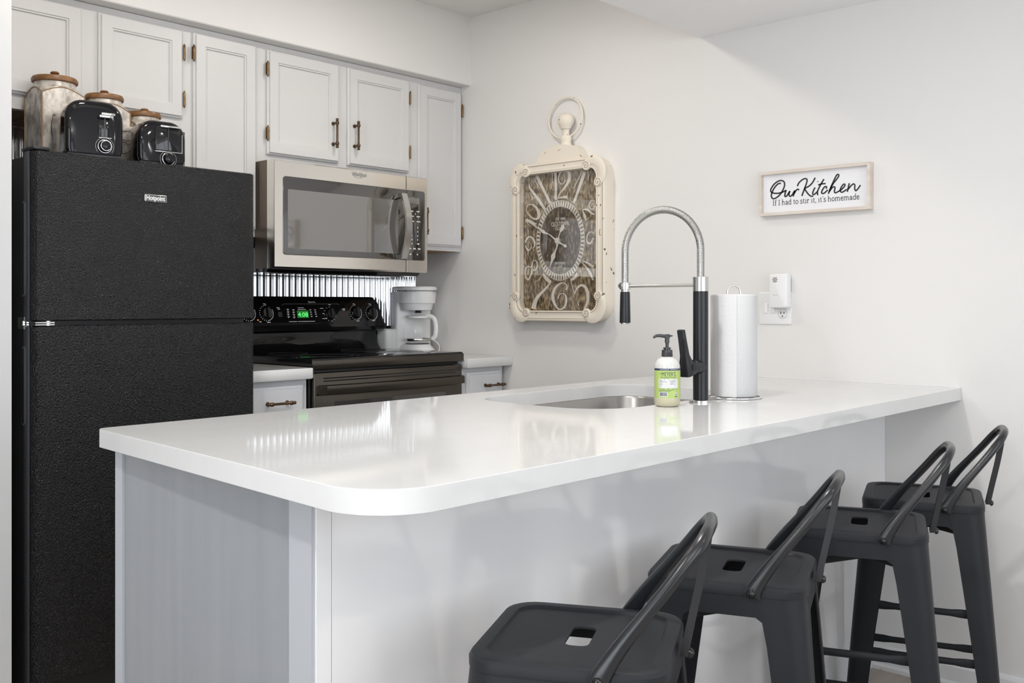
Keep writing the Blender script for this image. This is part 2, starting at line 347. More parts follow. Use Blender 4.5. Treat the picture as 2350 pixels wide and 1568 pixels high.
# painted strokes of the clock and the sign, as rows [yL, zL, yR, zR] on their own planes
CLOCK_NUMERALS=[[[-0.8951,1.683,-0.9076,1.682],[-0.8975,1.5706,-0.9093,1.5699]],[[-0.8826,1.6814,-0.882,1.684],[-0.9221,1.6824,-0.9213,1.6859]],[[-0.8818,1.6829,-0.8848,1.6828],[-0.8823,1.6757,-0.8853,1.6755],[-0.8829,1.6652,-0.8859,1.665],[-0.8828,1.6539,-0.8857,1.6535],[-0.8811,1.6407,-0.884,1.6402],[-0.8787,1.6266,-0.8815,1.6261],[-0.877,1.6165,-0.8796,1.6161]],[[-0.9413,1.6722,-0.943,1.6728],[-0.9436,1.6685,-0.9457,1.6692],[-0.9466,1.6633,-0.9492,1.6639],[-0.9487,1.6579,-0.9519,1.6582],[-0.9494,1.6522,-0.9529,1.652],[-0.9492,1.6462,-0.9529,1.6456],[-0.9478,1.6413,-0.9515,1.6399],[-0.9449,1.6374,-0.948,1.6354],[-0.9407,1.6345,-0.9431,1.6319],[-0.9368,1.6331,-0.9378,1.6301],[-0.9334,1.6336,-0.9323,1.6308],[-0.9294,1.6355,-0.9271,1.6333],[-0.9259,1.6385,-0.9228,1.6369],[-0.9229,1.6427,-0.9192,1.6417],[-0.9206,1.648,-0.9164,1.6474],[-0.9194,1.6533,-0.9148,1.6535],[-0.9195,1.6589,-0.915,1.6596],[-0.9209,1.6646,-0.9164,1.6659],[-0.9231,1.6698,-0.9189,1.6715],[-0.9263,1.674,-0.9225,1.6763],[-0.9304,1.6776,-0.9272,1.6804],[-0.9354,1.6804,-0.9328,1.6836],[-0.9417,1.6824,-0.9397,1.6861],[-0.9488,1.6835,-0.9476,1.6877],[-0.9549,1.6833,-0.9553,1.6878],[-0.9595,1.6808,-0.9631,1.6866],[-0.9631,1.6773,-0.9707,1.6834],[-0.9651,1.6737,-0.9773,1.6785],[-0.9666,1.67,-0.9812,1.6719],[-0.9674,1.665,-0.9832,1.6647],[-0.9671,1.6594,-0.9837,1.6572],[-0.9664,1.6532,-0.9821,1.6496],[-0.9646,1.6465,-0.9791,1.6417],[-0.9615,1.6395,-0.9745,1.6336],[-0.9567,1.6318,-0.9675,1.6258],[-0.9502,1.6236,-0.9591,1.6181],[-0.9435,1.6157,-0.9506,1.6109],[-0.9361,1.6087,-0.942,1.6043],[-0.9283,1.602,-0.9333,1.5984],[-0.922,1.595,-0.9266,1.5927],[-0.9184,1.5872,-0.9226,1.5859],[-0.9167,1.5797,-0.9201,1.5789],[-0.9158,1.5745,-0.9184,1.574]],[[-0.9177,1.5725,-0.9166,1.5745],[-0.9229,1.5732,-0.9212,1.5764],[-0.9302,1.5742,-0.9281,1.579],[-0.9381,1.5747,-0.9366,1.5809],[-0.9478,1.5736,-0.9471,1.5821],[-0.9588,1.5719,-0.9583,1.5827],[-0.9666,1.5704,-0.9662,1.5834]],[[-0.9651,1.5994,-0.9664,1.5993],[-0.9635,1.5684,-0.968,1.568]],[[-0.7902,1.6756,-0.8053,1.6801],[-0.8008,1.6598,-0.8151,1.6641],[-0.8158,1.6373,-0.8292,1.6414],[-0.8303,1.6152,-0.8429,1.619],[-0.8442,1.5934,-0.8562,1.597],[-0.8578,1.5719,-0.8691,1.5753],[-0.8673,1.5569,-0.878,1.5601]],[[-0.757,1.6467,-0.7598,1.6463],[-0.7552,1.6431,-0.7605,1.6424],[-0.7538,1.6367,-0.7615,1.6373],[-0.7574,1.6266,-0.7663,1.6297],[-0.7686,1.6128,-0.7779,1.6174],[-0.7839,1.5964,-0.7942,1.6016],[-0.7988,1.5798,-0.8104,1.5852],[-0.8138,1.5617,-0.8257,1.5668],[-0.8287,1.5431,-0.8406,1.548],[-0.8391,1.53,-0.8509,1.535]],[[-0.7829,1.6697,-0.7854,1.6704],[-0.7876,1.6618,-0.7903,1.6626],[-0.7942,1.6507,-0.7971,1.6514],[-0.7996,1.6401,-0.8028,1.6406],[-0.803,1.6303,-0.8059,1.6305],[-0.8053,1.6208,-0.8078,1.6209],[-0.807,1.6142,-0.809,1.6143]],[[-0.7575,1.6114,-0.7593,1.6119],[-0.7606,1.6058,-0.7629,1.6064],[-0.7651,1.5979,-0.7679,1.5986],[-0.7689,1.591,-0.772,1.5918],[-0.7715,1.5863,-0.7743,1.5869],[-0.7733,1.5826,-0.7757,1.583],[-0.7746,1.5801,-0.7766,1.5804]],[[-0.7881,1.6705,-0.787,1.6716],[-0.8121,1.6822,-0.8106,1.6838]],[[-0.8362,1.5192,-0.8337,1.5206],[-0.8412,1.5246,-0.8386,1.526],[-0.8484,1.5322,-0.8458,1.5338],[-0.8563,1.5398,-0.8537,1.5416],[-0.8656,1.5476,-0.8632,1.5494],[-0.8756,1.5554,-0.8734,1.5571],[-0.8827,1.5608,-0.8805,1.5625]],[[-0.735,1.4922,-0.7424,1.5029],[-0.7912,1.4691,-0.7975,1.4784]],[[-0.7386,1.4883,-0.7402,1.4896],[-0.7413,1.4862,-0.7431,1.4876],[-0.745,1.4833,-0.7471,1.4847],[-0.7485,1.48,-0.751,1.4812],[-0.7519,1.4759,-0.7543,1.4768],[-0.7552,1.4714,-0.7573,1.4721],[-0.7575,1.4682,-0.7593,1.4688]],[[-0.7938,1.4689,-0.7915,1.4695],[-0.7982,1.481,-0.7959,1.4816]],[[-0.7432,1.539,-0.7391,1.5396],[-0.7441,1.5441,-0.7397,1.5448],[-0.7455,1.551,-0.741,1.5521],[-0.7483,1.5558,-0.7444,1.5582],[-0.7531,1.5578,-0.7508,1.5615],[-0.7597,1.5586,-0.7589,1.5629],[-0.7667,1.558,-0.7673,1.5625],[-0.7738,1.5557,-0.7763,1.561],[-0.781,1.5521,-0.7858,1.5578],[-0.7871,1.5475,-0.7948,1.5528],[-0.7925,1.5411,-0.8028,1.5456],[-0.7974,1.5332,-0.8098,1.5371],[-0.8008,1.5258,-0.8151,1.5287],[-0.803,1.5191,-0.8183,1.5204],[-0.8037,1.5131,-0.8196,1.5121],[-0.8029,1.509,-0.8184,1.5042],[-0.8014,1.5056,-0.8124,1.4981],[-0.7979,1.5025,-0.8043,1.4942],[-0.7938,1.5007,-0.795,1.493],[-0.7881,1.5011,-0.7857,1.4947],[-0.7804,1.5036,-0.7768,1.4984],[-0.7724,1.5072,-0.7685,1.5032],[-0.7644,1.5122,-0.7602,1.509],[-0.7564,1.5183,-0.7523,1.5158],[-0.7501,1.5242,-0.746,1.5225],[-0.7465,1.5299,-0.7422,1.5289],[-0.7445,1.5355,-0.7402,1.535],[-0.7432,1.5395,-0.7391,1.5391]],[[-1.0451,1.6725,-1.0606,1.6673],[-1.0419,1.6637,-1.0568,1.6587],[-1.0368,1.6506,-1.0511,1.6457],[-1.0294,1.6332,-1.0431,1.6284],[-1.0176,1.607,-1.0305,1.6024],[-1.0034,1.5762,-1.0155,1.5719],[-0.9933,1.5542,-1.0047,1.5502]],[[-1.0418,1.6781,-1.0446,1.6767],[-1.0369,1.6713,-1.0399,1.6698],[-1.0299,1.6613,-1.033,1.6598],[-1.022,1.6499,-1.0254,1.6483],[-1.0128,1.6356,-1.0158,1.6342],[-1.0027,1.6198,-1.0054,1.6186],[-0.9956,1.6086,-0.9979,1.6076]],[[-0.9801,1.5596,-0.9815,1.5612],[-1.007,1.5431,-1.0088,1.5451]],[[-1.1075,1.5496,-1.1064,1.5482],[-1.1037,1.5519,-1.1025,1.5502],[-1.0981,1.5549,-1.0971,1.5527],[-1.0919,1.5562,-1.0925,1.5535],[-1.0863,1.5542,-1.0885,1.5518],[-1.0813,1.5504,-1.0841,1.5484],[-1.0776,1.546,-1.081,1.5446],[-1.0755,1.5411,-1.0794,1.5402],[-1.0748,1.5357,-1.0789,1.5354],[-1.0753,1.5305,-1.0795,1.531],[-1.0775,1.5257,-1.0813,1.527],[-1.081,1.5214,-1.0841,1.5233],[-1.0852,1.5183,-1.087,1.521],[-1.0901,1.5172,-1.0901,1.5203],[-1.0952,1.5178,-1.0939,1.5205],[-1.0996,1.5198,-1.0972,1.5218],[-1.1028,1.5237,-1.1,1.525],[-1.1052,1.5286,-1.1024,1.5296],[-1.1067,1.532,-1.1041,1.533]],[[-1.0413,1.5185,-1.0407,1.5209],[-1.0459,1.5184,-1.0451,1.5218],[-1.0523,1.5185,-1.0516,1.5229],[-1.058,1.5178,-1.0584,1.5232],[-1.0624,1.5165,-1.0645,1.5223],[-1.0668,1.5145,-1.0704,1.5207],[-1.0709,1.512,-1.0765,1.5181],[-1.0756,1.5087,-1.0823,1.514],[-1.0807,1.5042,-1.0875,1.5095],[-1.0863,1.5001,-1.092,1.5061],[-1.0925,1.4974,-1.0963,1.5037],[-1.098,1.4956,-1.101,1.5016],[-1.1017,1.4946,-1.1043,1.5001]],[[-1.042,1.5193,-1.0444,1.5198],[-1.0437,1.5114,-1.0494,1.5126],[-1.0467,1.5004,-1.0557,1.5023],[-1.0487,1.4907,-1.0613,1.4928],[-1.0527,1.4837,-1.0619,1.4847],[-1.056,1.4774,-1.0615,1.4778],[-1.0588,1.473,-1.0606,1.4732]],[[-1.0558,1.4725,-1.0543,1.4742],[-1.0772,1.4846,-1.0752,1.4866]],[[-1.1039,1.4201,-1.102,1.4189],[-1.1015,1.4228,-1.0993,1.4214],[-1.0976,1.4266,-1.0955,1.4248],[-1.0928,1.4294,-1.0917,1.4267],[-1.0871,1.4301,-1.0875,1.427],[-1.081,1.4294,-1.0826,1.4262],[-1.0752,1.4271,-1.0783,1.4242],[-1.0704,1.4227,-1.0743,1.4204],[-1.0662,1.4169,-1.0705,1.4152],[-1.0634,1.4108,-1.0679,1.4097],[-1.0622,1.4045,-1.0672,1.4041],[-1.0625,1.398,-1.0677,1.3982],[-1.0632,1.3928,-1.0687,1.3934],[-1.0641,1.3892,-1.0701,1.3911],[-1.0658,1.3865,-1.0715,1.3902],[-1.0675,1.3845,-1.0737,1.389],[-1.0696,1.3823,-1.0761,1.3873],[-1.0732,1.3796,-1.0777,1.3863],[-1.0789,1.3782,-1.0778,1.3865],[-1.0842,1.3799,-1.0796,1.3865],[-1.0886,1.3829,-1.083,1.3877],[-1.0922,1.3871,-1.0861,1.3898],[-1.0942,1.3931,-1.0888,1.3945],[-1.0954,1.3996,-1.0912,1.4008],[-1.0963,1.403,-1.0944,1.405],[-1.0969,1.4021,-1.0991,1.4037],[-1.0996,1.3986,-1.1022,1.3998],[-1.1017,1.3958,-1.1043,1.3969]],[[-0.7411,1.3882,-0.7363,1.3878],[-0.7403,1.3921,-0.7353,1.3918],[-0.7394,1.3977,-0.7341,1.3977],[-0.7397,1.4031,-0.7342,1.404],[-0.7422,1.4085,-0.7363,1.4103],[-0.7459,1.414,-0.7397,1.4167],[-0.7499,1.4179,-0.7441,1.4219],[-0.7541,1.4202,-0.7497,1.4255],[-0.7584,1.4213,-0.7564,1.4276],[-0.7619,1.4211,-0.7639,1.4276],[-0.7658,1.4192,-0.7713,1.4249],[-0.7705,1.4155,-0.778,1.4205],[-0.7744,1.4112,-0.7836,1.4154],[-0.7779,1.4067,-0.7874,1.4094],[-0.7806,1.4013,-0.7902,1.4029],[-0.7821,1.3961,-0.7916,1.3964],[-0.7827,1.3907,-0.7909,1.3898],[-0.7822,1.385,-0.7888,1.3836],[-0.7811,1.3808,-0.7858,1.3786],[-0.7789,1.3788,-0.7814,1.3758],[-0.7755,1.3776,-0.7767,1.375],[-0.7728,1.3767,-0.7736,1.3747]],[[-0.7356,1.4011,-0.7397,1.4007],[-0.7349,1.3963,-0.7395,1.3959],[-0.7342,1.3893,-0.7393,1.3892],[-0.735,1.3824,-0.7404,1.3832],[-0.7381,1.3759,-0.7438,1.378],[-0.7428,1.3698,-0.7485,1.3731],[-0.7488,1.3653,-0.7522,1.3709],[-0.7563,1.3652,-0.7544,1.3706],[-0.7623,1.3678,-0.7583,1.3718],[-0.7665,1.3715,-0.762,1.374],[-0.7691,1.3761,-0.7648,1.3774],[-0.7704,1.3816,-0.7667,1.3821],[-0.7701,1.3868,-0.7674,1.3867],[-0.7682,1.3919,-0.7658,1.3913],[-0.7648,1.3968,-0.7629,1.3959],[-0.7606,1.4001,-0.7596,1.3988],[-0.7555,1.4007,-0.7558,1.3992],[-0.7502,1.3996,-0.7509,1.3981],[-0.7466,1.3987,-0.7474,1.3972]],[[-0.7769,1.306,-0.7695,1.3075],[-0.7777,1.3101,-0.7712,1.3115],[-0.779,1.3156,-0.7736,1.3172],[-0.781,1.3197,-0.777,1.3219],[-0.7841,1.3216,-0.7816,1.3247],[-0.7877,1.3225,-0.7871,1.3261],[-0.7906,1.3221,-0.7927,1.3253],[-0.7934,1.3197,-0.7976,1.3222],[-0.7962,1.3156,-0.8018,1.3173],[-0.7978,1.3108,-0.8045,1.3114],[-0.7982,1.3046,-0.805,1.3043],[-0.7973,1.2975,-0.804,1.2964],[-0.7953,1.2918,-0.8016,1.2896],[-0.7922,1.288,-0.7967,1.2848],[-0.7877,1.2852,-0.7905,1.2816],[-0.7839,1.2839,-0.7843,1.2803],[-0.7813,1.2848,-0.7786,1.2813],[-0.7784,1.2872,-0.7738,1.2842],[-0.7762,1.2899,-0.7702,1.2876],[-0.775,1.2927,-0.7679,1.2914],[-0.7745,1.296,-0.7668,1.2955],[-0.7746,1.2989,-0.7663,1.2994],[-0.7749,1.3014,-0.7672,1.303],[-0.7759,1.3039,-0.7686,1.3059],[-0.7767,1.3057,-0.7696,1.3078]],[[-0.7512,1.2979,-0.7518,1.3004],[-0.755,1.297,-0.7558,1.2999],[-0.76,1.2959,-0.7615,1.2989],[-0.7637,1.2941,-0.7668,1.2967],[-0.7658,1.2913,-0.7709,1.2935],[-0.7671,1.2879,-0.774,1.2891],[-0.7674,1.2837,-0.7756,1.2837],[-0.7668,1.2779,-0.7751,1.2769],[-0.7649,1.2711,-0.7734,1.2694],[-0.7621,1.2644,-0.7705,1.2619],[-0.7581,1.2572,-0.766,1.2542],[-0.7531,1.2502,-0.7602,1.2465],[-0.7496,1.2469,-0.7534,1.2413],[-0.7488,1.2471,-0.7449,1.2425],[-0.745,1.2499,-0.7397,1.2472],[-0.7412,1.2542,-0.7362,1.2525],[-0.7386,1.2592,-0.7333,1.2581],[-0.7367,1.2652,-0.7312,1.2647],[-0.7359,1.2716,-0.7304,1.2717],[-0.7366,1.2789,-0.7313,1.2796],[-0.7384,1.2868,-0.7334,1.2878],[-0.7408,1.2926,-0.7366,1.2944],[-0.7442,1.2954,-0.7416,1.2981],[-0.7487,1.2969,-0.7472,1.2996],[-0.7521,1.2979,-0.7509,1.3003]],[[-0.8319,1.2641,-0.8393,1.267],[-0.8337,1.2587,-0.8443,1.2629],[-0.8373,1.251,-0.8506,1.2572],[-0.8427,1.2428,-0.8573,1.2522],[-0.852,1.236,-0.8646,1.2466],[-0.8618,1.2299,-0.8735,1.2407],[-0.8686,1.2258,-0.88,1.2364]],[[-0.8272,1.2587,-0.8293,1.2574],[-0.8223,1.2543,-0.8246,1.2529],[-0.8155,1.2482,-0.8179,1.2465],[-0.8085,1.2428,-0.8108,1.2409],[-0.8014,1.2388,-0.803,1.2369],[-0.794,1.2354,-0.7952,1.2338],[-0.7888,1.2331,-0.7898,1.2317]],[[-0.877,1.2326,-0.8796,1.231],[-0.8687,1.2266,-0.8731,1.2237],[-0.857,1.2177,-0.8632,1.2135],[-0.8444,1.2084,-0.8523,1.2028],[-0.8309,1.1989,-0.8399,1.1922],[-0.8162,1.1888,-0.8266,1.1812],[-0.8034,1.1793,-0.8159,1.1713],[-0.7944,1.1713,-0.8089,1.1636],[-0.7874,1.1638,-0.8043,1.157],[-0.7814,1.1551,-0.8005,1.1496],[-0.7754,1.1433,-0.7972,1.1389],[-0.7706,1.1309,-0.7946,1.1269],[-0.767,1.1224,-0.793,1.1181]],[[-0.9612,1.1967,-0.9536,1.1996],[-0.9628,1.2001,-0.956,1.2026],[-0.9652,1.2052,-0.9589,1.2068],[-0.9661,1.2105,-0.9603,1.2105],[-0.9644,1.2156,-0.9594,1.2142],[-0.9611,1.2202,-0.957,1.2181],[-0.9566,1.2239,-0.9537,1.2213],[-0.9511,1.2267,-0.9491,1.2236],[-0.9444,1.2286,-0.9436,1.2252],[-0.937,1.2289,-0.9376,1.2254],[-0.9289,1.2278,-0.9311,1.2235],[-0.9202,1.2251,-0.9239,1.2203],[-0.9118,1.2212,-0.9172,1.2161],[-0.9036,1.216,-0.9109,1.2108],[-0.8959,1.2095,-0.905,1.2044],[-0.8893,1.2023,-0.9003,1.1977],[-0.8845,1.1948,-0.897,1.1912],[-0.881,1.1866,-0.8948,1.1843],[-0.8791,1.1777,-0.894,1.1771],[-0.8797,1.1677,-0.8942,1.1686],[-0.8818,1.1574,-0.8957,1.1594],[-0.8849,1.1481,-0.8981,1.1511],[-0.8898,1.1404,-0.9005,1.1443],[-0.8956,1.1341,-0.9039,1.1381],[-0.9015,1.1289,-0.9079,1.1325],[-0.907,1.1238,-0.9125,1.1274],[-0.9131,1.1194,-0.9171,1.1234],[-0.9203,1.1167,-0.9218,1.1211],[-0.9284,1.1163,-0.9276,1.1211],[-0.9368,1.1179,-0.9342,1.1227],[-0.9444,1.1211,-0.94,1.1254],[-0.9508,1.1258,-0.9447,1.1295],[-0.9562,1.1318,-0.9488,1.1349],[-0.9604,1.1383,-0.9518,1.1407],[-0.9628,1.1454,-0.9537,1.1466],[-0.9639,1.1527,-0.9545,1.1532],[-0.9641,1.1595,-0.9545,1.1594],[-0.9632,1.1658,-0.9546,1.1651],[-0.9613,1.1718,-0.9541,1.1702],[-0.9578,1.177,-0.9524,1.1744],[-0.9524,1.1811,-0.9489,1.178],[-0.9457,1.184,-0.9438,1.181],[-0.9392,1.1853,-0.9387,1.1828],[-0.9328,1.1852,-0.9336,1.1825],[-0.9264,1.1836,-0.9285,1.1808],[-0.9208,1.1802,-0.9245,1.1781],[-0.9173,1.1743,-0.9212,1.1732],[-0.915,1.1674,-0.9186,1.1666],[-0.9136,1.1624,-0.9167,1.1618]],[[-1.0124,1.2678,-1.0148,1.2673],[-1.0089,1.2638,-1.0155,1.2624],[-1.0049,1.2584,-1.0152,1.2552],[-1.0002,1.2545,-1.0124,1.2472],[-0.9947,1.2501,-1.0042,1.2413],[-0.9869,1.2454,-0.9952,1.2365],[-0.981,1.2419,-0.9889,1.2333]],[[-0.9807,1.2362,-0.9829,1.2366],[-0.9833,1.2291,-0.9856,1.2296],[-0.9871,1.219,-0.9894,1.2195],[-0.9908,1.2087,-0.9932,1.2092],[-0.9943,1.1982,-0.9969,1.1987],[-0.9977,1.1875,-1.0005,1.1881],[-1.0,1.1801,-1.0031,1.1807]],[[-1.0043,1.1813,-1.0019,1.1819],[-1.0071,1.1864,-1.0033,1.1874],[-1.0108,1.1936,-1.0058,1.1952],[-1.0156,1.1998,-1.0097,1.2028],[-1.0218,1.2048,-1.0154,1.2094],[-1.0289,1.209,-1.0227,1.2156],[-1.035,1.2109,-1.0313,1.2198],[-1.0402,1.2109,-1.0412,1.2208],[-1.0457,1.2095,-1.051,1.219],[-1.0502,1.2067,-1.0599,1.2146],[-1.0541,1.2021,-1.0668,1.2077],[-1.0576,1.1952,-1.0721,1.1992],[-1.0602,1.1871,-1.076,1.1898],[-1.0624,1.1777,-1.078,1.179],[-1.0635,1.1671,-1.0788,1.1672],[-1.0632,1.1574,-1.078,1.1558],[-1.0616,1.1486,-1.0743,1.1456],[-1.0583,1.14,-1.0691,1.1366],[-1.0552,1.1325,-1.0642,1.1293],[-1.0528,1.1269,-1.0595,1.1239],[-1.0505,1.1225,-1.055,1.1201],[-1.0491,1.1193,-1.0516,1.1179]],[[-1.0235,1.1536,-1.0257,1.1526],[-1.0216,1.1515,-1.0244,1.1503],[-1.0191,1.1483,-1.0226,1.1471],[-1.0174,1.1446,-1.0218,1.1443],[-1.018,1.1405,-1.0223,1.1412],[-1.0195,1.1366,-1.0237,1.1377],[-1.0207,1.134,-1.0248,1.1351]],[[-1.0495,1.3114,-1.0512,1.3139],[-1.0561,1.3077,-1.0587,1.3116],[-1.0656,1.3028,-1.0691,1.3079],[-1.0743,1.2978,-1.0793,1.3039],[-1.0817,1.2924,-1.0886,1.2997],[-1.0886,1.2867,-1.0974,1.2955],[-1.0932,1.2824,-1.1036,1.2927]],[[-1.042,1.3047,-1.0443,1.3063],[-1.0479,1.2983,-1.0516,1.3009],[-1.0564,1.2895,-1.0616,1.2929],[-1.064,1.2808,-1.071,1.2847],[-1.0701,1.2729,-1.0784,1.277],[-1.0754,1.2649,-1.0851,1.2691],[-1.0799,1.2572,-1.091,1.261],[-1.0851,1.2491,-1.0947,1.2518],[-1.0896,1.2408,-1.0974,1.2427],[-1.093,1.235,-1.0989,1.2364]],[[-1.0518,1.3263,-1.0533,1.3259],[-1.0445,1.3094,-1.0469,1.3088]]]
CLOCK_HANDS=[[[-0.7416,1.4955,-0.7427,1.4967],[-0.7523,1.4896,-0.7538,1.4912],[-0.7676,1.4813,-0.7694,1.4834],[-0.7824,1.4732,-0.7845,1.4757],[-0.7958,1.4656,-0.7985,1.4688],[-0.8087,1.4582,-0.8121,1.4621],[-0.8188,1.4523,-0.8228,1.4568],[-0.8239,1.4484,-0.8294,1.454],[-0.8263,1.446,-0.8331,1.4526],[-0.8287,1.4436,-0.8364,1.4515],[-0.8318,1.4411,-0.8402,1.4502],[-0.8346,1.4388,-0.8439,1.4489],[-0.8372,1.4366,-0.8481,1.4473],[-0.8413,1.4353,-0.851,1.4441],[-0.8462,1.4335,-0.8534,1.4411],[-0.8524,1.4316,-0.8563,1.4384],[-0.8591,1.4304,-0.8612,1.4363],[-0.8658,1.4296,-0.8679,1.4341],[-0.8731,1.4275,-0.8755,1.4304],[-0.8813,1.4221,-0.8847,1.4253],[-0.8904,1.4154,-0.8945,1.4189],[-0.8984,1.4093,-0.903,1.4134],[-0.9043,1.4039,-0.9107,1.4098],[-0.9091,1.3993,-0.9174,1.4069],[-0.912,1.3959,-0.9222,1.4052]],[[-0.9235,1.3897,-0.9303,1.398],[-0.9286,1.3882,-0.9341,1.395],[-0.9355,1.3858,-0.9397,1.391],[-0.9417,1.3838,-0.9445,1.3876],[-0.9455,1.382,-0.9482,1.386],[-0.9486,1.3806,-0.9513,1.3849],[-0.9513,1.3794,-0.9543,1.3837],[-0.9532,1.3769,-0.9582,1.3836],[-0.9546,1.3745,-0.9621,1.3833],[-0.9554,1.3723,-0.9664,1.3826],[-0.9585,1.3719,-0.9682,1.3793],[-0.962,1.3711,-0.9694,1.3762],[-0.965,1.3706,-0.9697,1.3738]],[[-0.9284,1.403,-0.9189,1.4051],[-0.9287,1.407,-0.9209,1.4088],[-0.9296,1.4126,-0.9235,1.4141],[-0.9307,1.4183,-0.9263,1.4194],[-0.9327,1.4233,-0.9284,1.4246],[-0.9349,1.4283,-0.9306,1.4297],[-0.9371,1.4328,-0.9329,1.4343],[-0.941,1.4355,-0.9334,1.4388],[-0.9448,1.4377,-0.9339,1.4427],[-0.9487,1.4399,-0.9343,1.4465],[-0.9515,1.4429,-0.936,1.4499],[-0.9543,1.4459,-0.9375,1.4532],[-0.9572,1.4495,-0.9387,1.4563],[-0.9572,1.4545,-0.9425,1.4592],[-0.9569,1.4594,-0.9464,1.4625],[-0.9559,1.4629,-0.9497,1.4648]],[[-0.9145,1.39,-0.9262,1.3883],[-0.9147,1.3861,-0.9246,1.3846],[-0.9146,1.3806,-0.9227,1.3792],[-0.9139,1.375,-0.9203,1.3735],[-0.9117,1.3693,-0.9177,1.3676],[-0.909,1.3634,-0.9147,1.3615],[-0.9062,1.358,-0.9116,1.356],[-0.9016,1.3542,-0.9104,1.3505],[-0.8968,1.351,-0.9093,1.3456],[-0.8924,1.3477,-0.909,1.3417],[-0.8896,1.3443,-0.909,1.3391],[-0.8875,1.3416,-0.9093,1.3367],[-0.8855,1.3387,-0.9093,1.3332],[-0.8859,1.3342,-0.906,1.3295],[-0.8861,1.3291,-0.9025,1.3251],[-0.8862,1.3239,-0.8988,1.3206],[-0.8855,1.3188,-0.8953,1.316],[-0.8846,1.3134,-0.8917,1.3114],[-0.8837,1.308,-0.8881,1.3067],[-0.8816,1.3023,-0.8853,1.3013],[-0.8794,1.2967,-0.8826,1.2958],[-0.878,1.2927,-0.8805,1.292]]]
